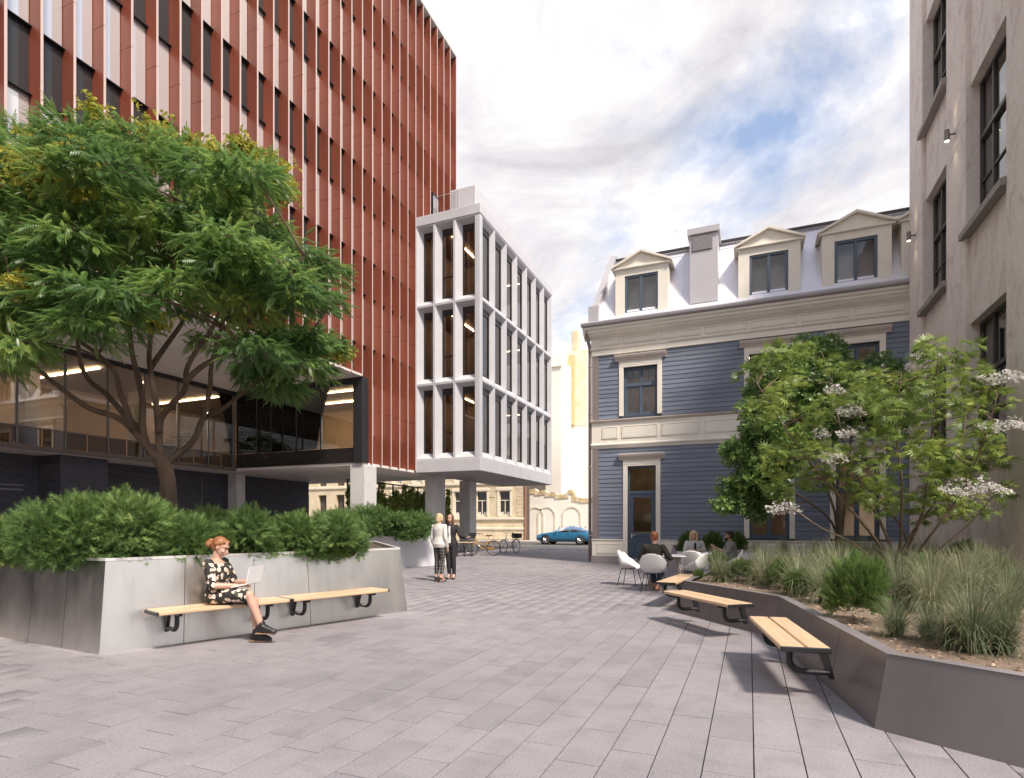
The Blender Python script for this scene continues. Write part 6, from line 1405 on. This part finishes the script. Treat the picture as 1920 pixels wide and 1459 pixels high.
# ---- standing people
def standing(label, loc, rz, J, hairm, skin, top, topgrow, toplen, trous, trou_to, head_f, hair_kind, shirt=None, hands=None, height=1.0, shoes=M_SHOE, heel=True):
    p = person(label, loc, rz, None); p.scale = (height,) * 3
    tr_ = [((0, .0, .86), .135, .10, 0), ((0, .01, .95), .165, .115, 0), ((0, .005, 1.05), .135, .10, 0), ((0, 0, 1.13), .120, .088, 0), ((0, -.005, 1.24), .145, .105, 0), ((0, -.002, 1.33), .160, .105, 0), ((0, .005, 1.40), .165, .08, 0), ((0, .01, 1.45), .075, .058, 0)]
    mb = MB(); base_torso(mb, tr_); legs(mb, J); arms(mb, J); feet(mb, J)
    for s in 'LR':
        h = (hands or {}).get(s); w, e = Vector(J['wr' + s]), Vector(J['el' + s]); d = (w - e).normalized()
        if h: hand(mb, w, *h)
        else: hand(mb, w, d, (1 if s == 'R' else -1, 0, 0), (0, -1, 0), 1, .5)
    hf = head(mb, (0, -.025, 1.60), head_f, (0, .01, 1.43)); remesh(mb, 'body', skin, .0085, 3, p); face_parts(p, hf)
    mb = MB(); n0 = 0 if toplen else 2
    rg = tr_[n0:-1] + [((0, .012, 1.435), .095, .066, 0), ((0, .016, 1.455), .060, .056, 0)]; torso(mb, [(c, a + topgrow + (.012 if i < 2 and toplen else 0), b + topgrow, y) for i, (c, a, b, y) in enumerate(rg)]); arms(mb, J, 1, .013, .95); remesh(mb, 'jacket', top, .010, 4, p)
    mb = MB(); torso(mb, [(c, a + .008, b + .008, y) for c, a, b, y in tr_[:4]]); legs(mb, J, 1.0, .013, trou_to); remesh(mb, 'trousers', trous, .010, 4, p)
    if shirt:
        mb = MB(); torso(mb, [(Z(*c) + Z(0, -b * .42 - topgrow * .6 - .016, 0), w_, b * .62, 0) for (c, a, b, y), w_ in zip(tr_[1:-1], (.052, .055, .05, .048, .045, .035))]); remesh(mb, 'shirt', shirt, .009, 3, p)
    c, f, u, r = hf; mb = MB(); ell(mb, c + u * .036 - f * .024, (r, f, u), (.083, .094, .092))
    if hair_kind == 'long':
        for s in (-1, 1): chain(mb, [c + r * s * .062 + u * .06 - f * .0, c + r * s * .078 - u * .02 + f * .008, c + r * s * .082 - u * .12 + f * .012, c + r * s * .085 - u * .22 + f * .02], [.034, .034, .036, .022])
        chain(mb, [c - f * .06, c - f * .075 - u * .12, c - f * .07 - u * .22], [.075, .072, .05])
    elif hair_kind == 'bob':
        chain(mb, [c - f * .045 + u * .01, c - f * .055 - u * .06, c - f * .045 - u * .12], [.080, .078, .06])
        for s in (-1, 1): chain(mb, [c + r * s * .06 + u * .05, c + r * s * .075 - u * .05], [.035, .034])
    remesh(mb, 'hair', hairm, .008, 2, p)
    for s in 'LR':
        a, t = Vector(J['ank' + s]), Vector(J['toe' + s]); d = (t - a); d.z = 0; d.normalize(); mb = MB(); h = a - d * .055 - Z(0, 0, .06)
        chain(mb, [h + Z(0, 0, .02), a.lerp(t, .5) - Z(0, 0, .02), t], [.034, .033, .026]); cap(mb, t, .026, t + d * .035 - Z(0, 0, .006), .012)
        cap(mb, h, .022, Vector((h.x, h.y, .012)) - d * .01, .008); remesh(mb, 'shoe', shoes, .006, 1, p)
    return p
def base_J(lx=.0, rx=.0):
    return dict(hipL=Z(.085, 0, .92), hipR=Z(-.085, 0, .92), kneeL=Z(.085, -.02, .53), kneeR=Z(-.09, -.01, .53), ankL=Z(.085, .03, .145), ankR=Z(-.095, .03, .145), toeL=Z(.095, -.095, .028), toeR=Z(-.115, -.095, .028),
                shL=Z(.165, .005, 1.385), shR=Z(-.165, .005, 1.385), elL=Z(.215, .03, 1.10), elR=Z(-.215, .03, 1.10), wrL=Z(.20, -.06, .87), wrR=Z(-.20, -.06, .87))
wl = gnd(824, 1091); cr = Vector((CY, SY)); cf = Vector((-SY, CY))
J = base_J(); J['ankL'] += Z(.015, -.03, 0); J['toeL'] += Z(.03, -.03, 0); J['ankR'] += Z(-.02, .05, 0); J['toeR'] += Z(-.02, .05, 0)
fd = cf * .85 + cr * .5
standing('blonde woman seen from behind in an ivory jacket and checked trousers', (wl.x, wl.y, 0), face(fd.x, fd.y), J, M_BLO, M_SKIN, M_BLAZW, .020, True, M_PLAID, .78, (-.25, -1, -.05), 'bob', None, None, 1.0)
wr_ = gnd(845, 1086.5); J = base_J(); fd = -cf * .9 - cr * .22
J['elL'] = Z(.29, -.06, 1.13); J['wrL'] = Z(.50, -.20, 1.10); J['kneeR'] += Z(.03, 0, 0); J['ankR'] += Z(.05, 0, 0); J['toeR'] += Z(.05, 0, 0)
standing('brown haired woman in a black suit and white top holding out one hand', (wr_.x, wr_.y, 0), face(fd.x, fd.y), J, M_BRN, M_SKIN, M_BLAZK, .016, True, M_BLAZK, 'ankle', (-.12, -1, -.03), 'long', M_SHIRT, {'L': ((.75, -.62, .06), (0, 0, 1), (.5, .6, .2), 1, .25)}, 1.0)
# ---- seated people at the tables
def seated(label, loc, rz, J, hairm, skin, top, trous, head_c, head_f, hair, lean=0.0, hands=None, shirt=None, sleeves=.95, shoes=M_SHOE, skirt=False, beard=False):
    p = person(label, loc, rz); y = lambda k: -lean * k
    tr_ = [((0, .03, .445), .13, .10, 0), ((0, .03, .50), .17, .125, 0), ((0, .03 + y(.15), .60), .155, .115, 0), ((0, .03 + y(.35), .70), .145, .10, 0), ((0, .03 + y(.55), .81), .165, .115, 0), ((0, .03 + y(.75), .90), .185, .115, 0), ((0, .03 + y(.9), .97), .19, .09, 0), ((0, .03 + y(1), 1.025), .085, .062, 0)]
    mb = MB(); base_torso(mb, tr_); legs(mb, J); arms(mb, J); feet(mb, J)
    for s in 'LR': 
        w, e = Vector(J['wr' + s]), Vector(J['el' + s]); h = (hands or {}).get(s) or ((w - e).normalized(), (0, 0, -1), (1 if s == 'R' else -1, 0, 0), 1, .45); hand(mb, w, *h)
    hf = head(mb, head_c, head_f, (0, .03 + y(1), 1.0)); remesh(mb, 'body', skin, .0085, 3, p); face_parts(p, hf)
    mb = MB(); base_torso(mb, tr_[:-1] + [((0, .03 + y(.97), 1.005), .105, .070, 0), ((0, .034 + y(1), 1.03), .058, .056, 0)], .016); arms(mb, J, 1.0, .014, sleeves); remesh(mb, 'jacket' if sleeves > .5 else 't_shirt', top, .010, 4, p)
    if shirt: mb = MB(); torso(mb, [(Z(*c) + Z(0, -b * .42 - .026, 0), w_, b * .62, 0) for (c, a, b, q), w_ in zip(tr_[2:-1], (.05, .045, .045, .045, .035))]); remesh(mb, 'top', shirt, .009, 3, p)
    mb = MB(); torso(mb, [(c, a + .006, b + .006, q) for c, a, b, q in tr_[:3]]); legs(mb, J, 1.05, .014, .25 if skirt else .82); remesh(mb, 'trousers' if not skirt else 'skirt', trous, .010, 4, p)
    c, f, u, r = hf; mb = MB(); ell(mb, c + u * .038 - f * .022, (r, f, u), (.083, .096, .092))
    if hair == 'long':
        for s in (-1, 1): chain(mb, [c + r * s * .062 + u * .06, c + r * s * .078 - u * .03 + f * .005, c + r * s * .085 - u * .14 + f * .015], [.034, .034, .028])
        chain(mb, [c - f * .06, c - f * .075 - u * .14], [.075, .06])
    else: ell(mb, c - f * .035 - u * .005, (r, f, u), (.079, .072, .085))
    if hair == 'short': ell(mb, c + u * .09 + f * .01, (r, f, u), (.065, .085, .04))
    remesh(mb, 'hair', hairm, .008, 2, p)
    if beard: mb = MB(); ell(mb, c - u * .075 + f * .045, (r, f, u), (.055, .048, .042)); remesh(mb, 'beard', hairm, .008, 1, p)
    for s in 'LR':
        a, t = Vector(J['ank' + s]), Vector(J['toe' + s]); d = (t - a); d.z = 0; d.normalize(); mb = MB(); h = Vector((a.x, a.y, t.z + .02)) - d * .045
        chain(mb, [a, a + d * .05 - Z(0, 0, .025), t], [.043, .044, .030]); chain(mb, [h, t], [.038, .033]); remesh(mb, 'shoe', shoes, .007, 2, p)
    return p
def seat_J():
    return dict(hipL=Z(.09, .0, .53), hipR=Z(-.09, .0, .53), kneeL=Z(.11, -.44, .53), kneeR=Z(-.11, -.44, .53), ankL=Z(.10, -.46, .105), ankR=Z(-.10, -.46, .105), toeL=Z(.11, -.62, .033), toeR=Z(-.11, -.62, .033),
                shL=Z(.185, .02, .955), shR=Z(-.185, .02, .955), elL=Z(.26, -.06, .70), elR=Z(-.26, -.06, .70), wrL=Z(.15, -.28, .77), wrR=Z(-.15, -.28, .77))
J = seat_J(); J['elR'] = Z(.0 - .36, .05, .72); J['wrR'] = Z(-.20, -.19, .78); J['elL'] = Z(.32, -.05, .70); J['wrL'] = Z(.24, -.28, .775); J['ankR'] = Z(-.04, -.10, .105); J['toeR'] = Z(-.05, -.26, .033); J['kneeR'] = Z(-.10, -.40, .52); J['kneeL'] = Z(.14, -.42, .52)
seated('red haired man seen from behind in a dark olive jacket at a table', (*CH['redhead'], 0), face(.08, 1), J, M_REDH, M_SKIN, M_OLIVE, M_JEANS, (.01, -.06, 1.165), (.45, -1, -.12), 'short', .06, None, None, .95, M_BSHOE)
J = seat_J(); J['wrL'] = Z(.10, -.34, .775); J['wrR'] = Z(-.12, -.36, .775); J['ankL'] = Z(-.02, -.42, .105); J['toeL'] = Z(-.03, -.58, .033)
seated('blonde woman in a light grey blazer sitting behind the table', (*CH['blonde'], 0), face(.25, -1), J, M_BLO, M_SKIN, M_GREYB, M_JEANS, (-.02, -.03, 1.165), (-.25, -1, .02), 'long', .03, None, M_BLAZK, .95, M_SHOE, True)
J = seat_J(); J['elL'] = Z(.22, -.14, .74); J['wrL'] = Z(.14, -.36, .86); J['elR'] = Z(-.22, -.14, .73); J['wrR'] = Z(-.12, -.38, .80)
seated('dark haired man in a grey t-shirt gesturing with both hands behind the grasses', (*CH['man'], 0), face(-1, -.15), J, M_BLK, M_SKIN2, M_GREYT, M_JEANS, (0, -.05, 1.165), (.1, -1, -.02), 'short', .05, {'L': ((-.25, -.85, .45), (-1, 0, .2), (0, -.2, 1), 1, .35), 'R': ((.25, -.9, .2), (.3, 0, 1), (-.8, -.3, .2), 1, .35)}, None, .10, M_SHOE, False, True)
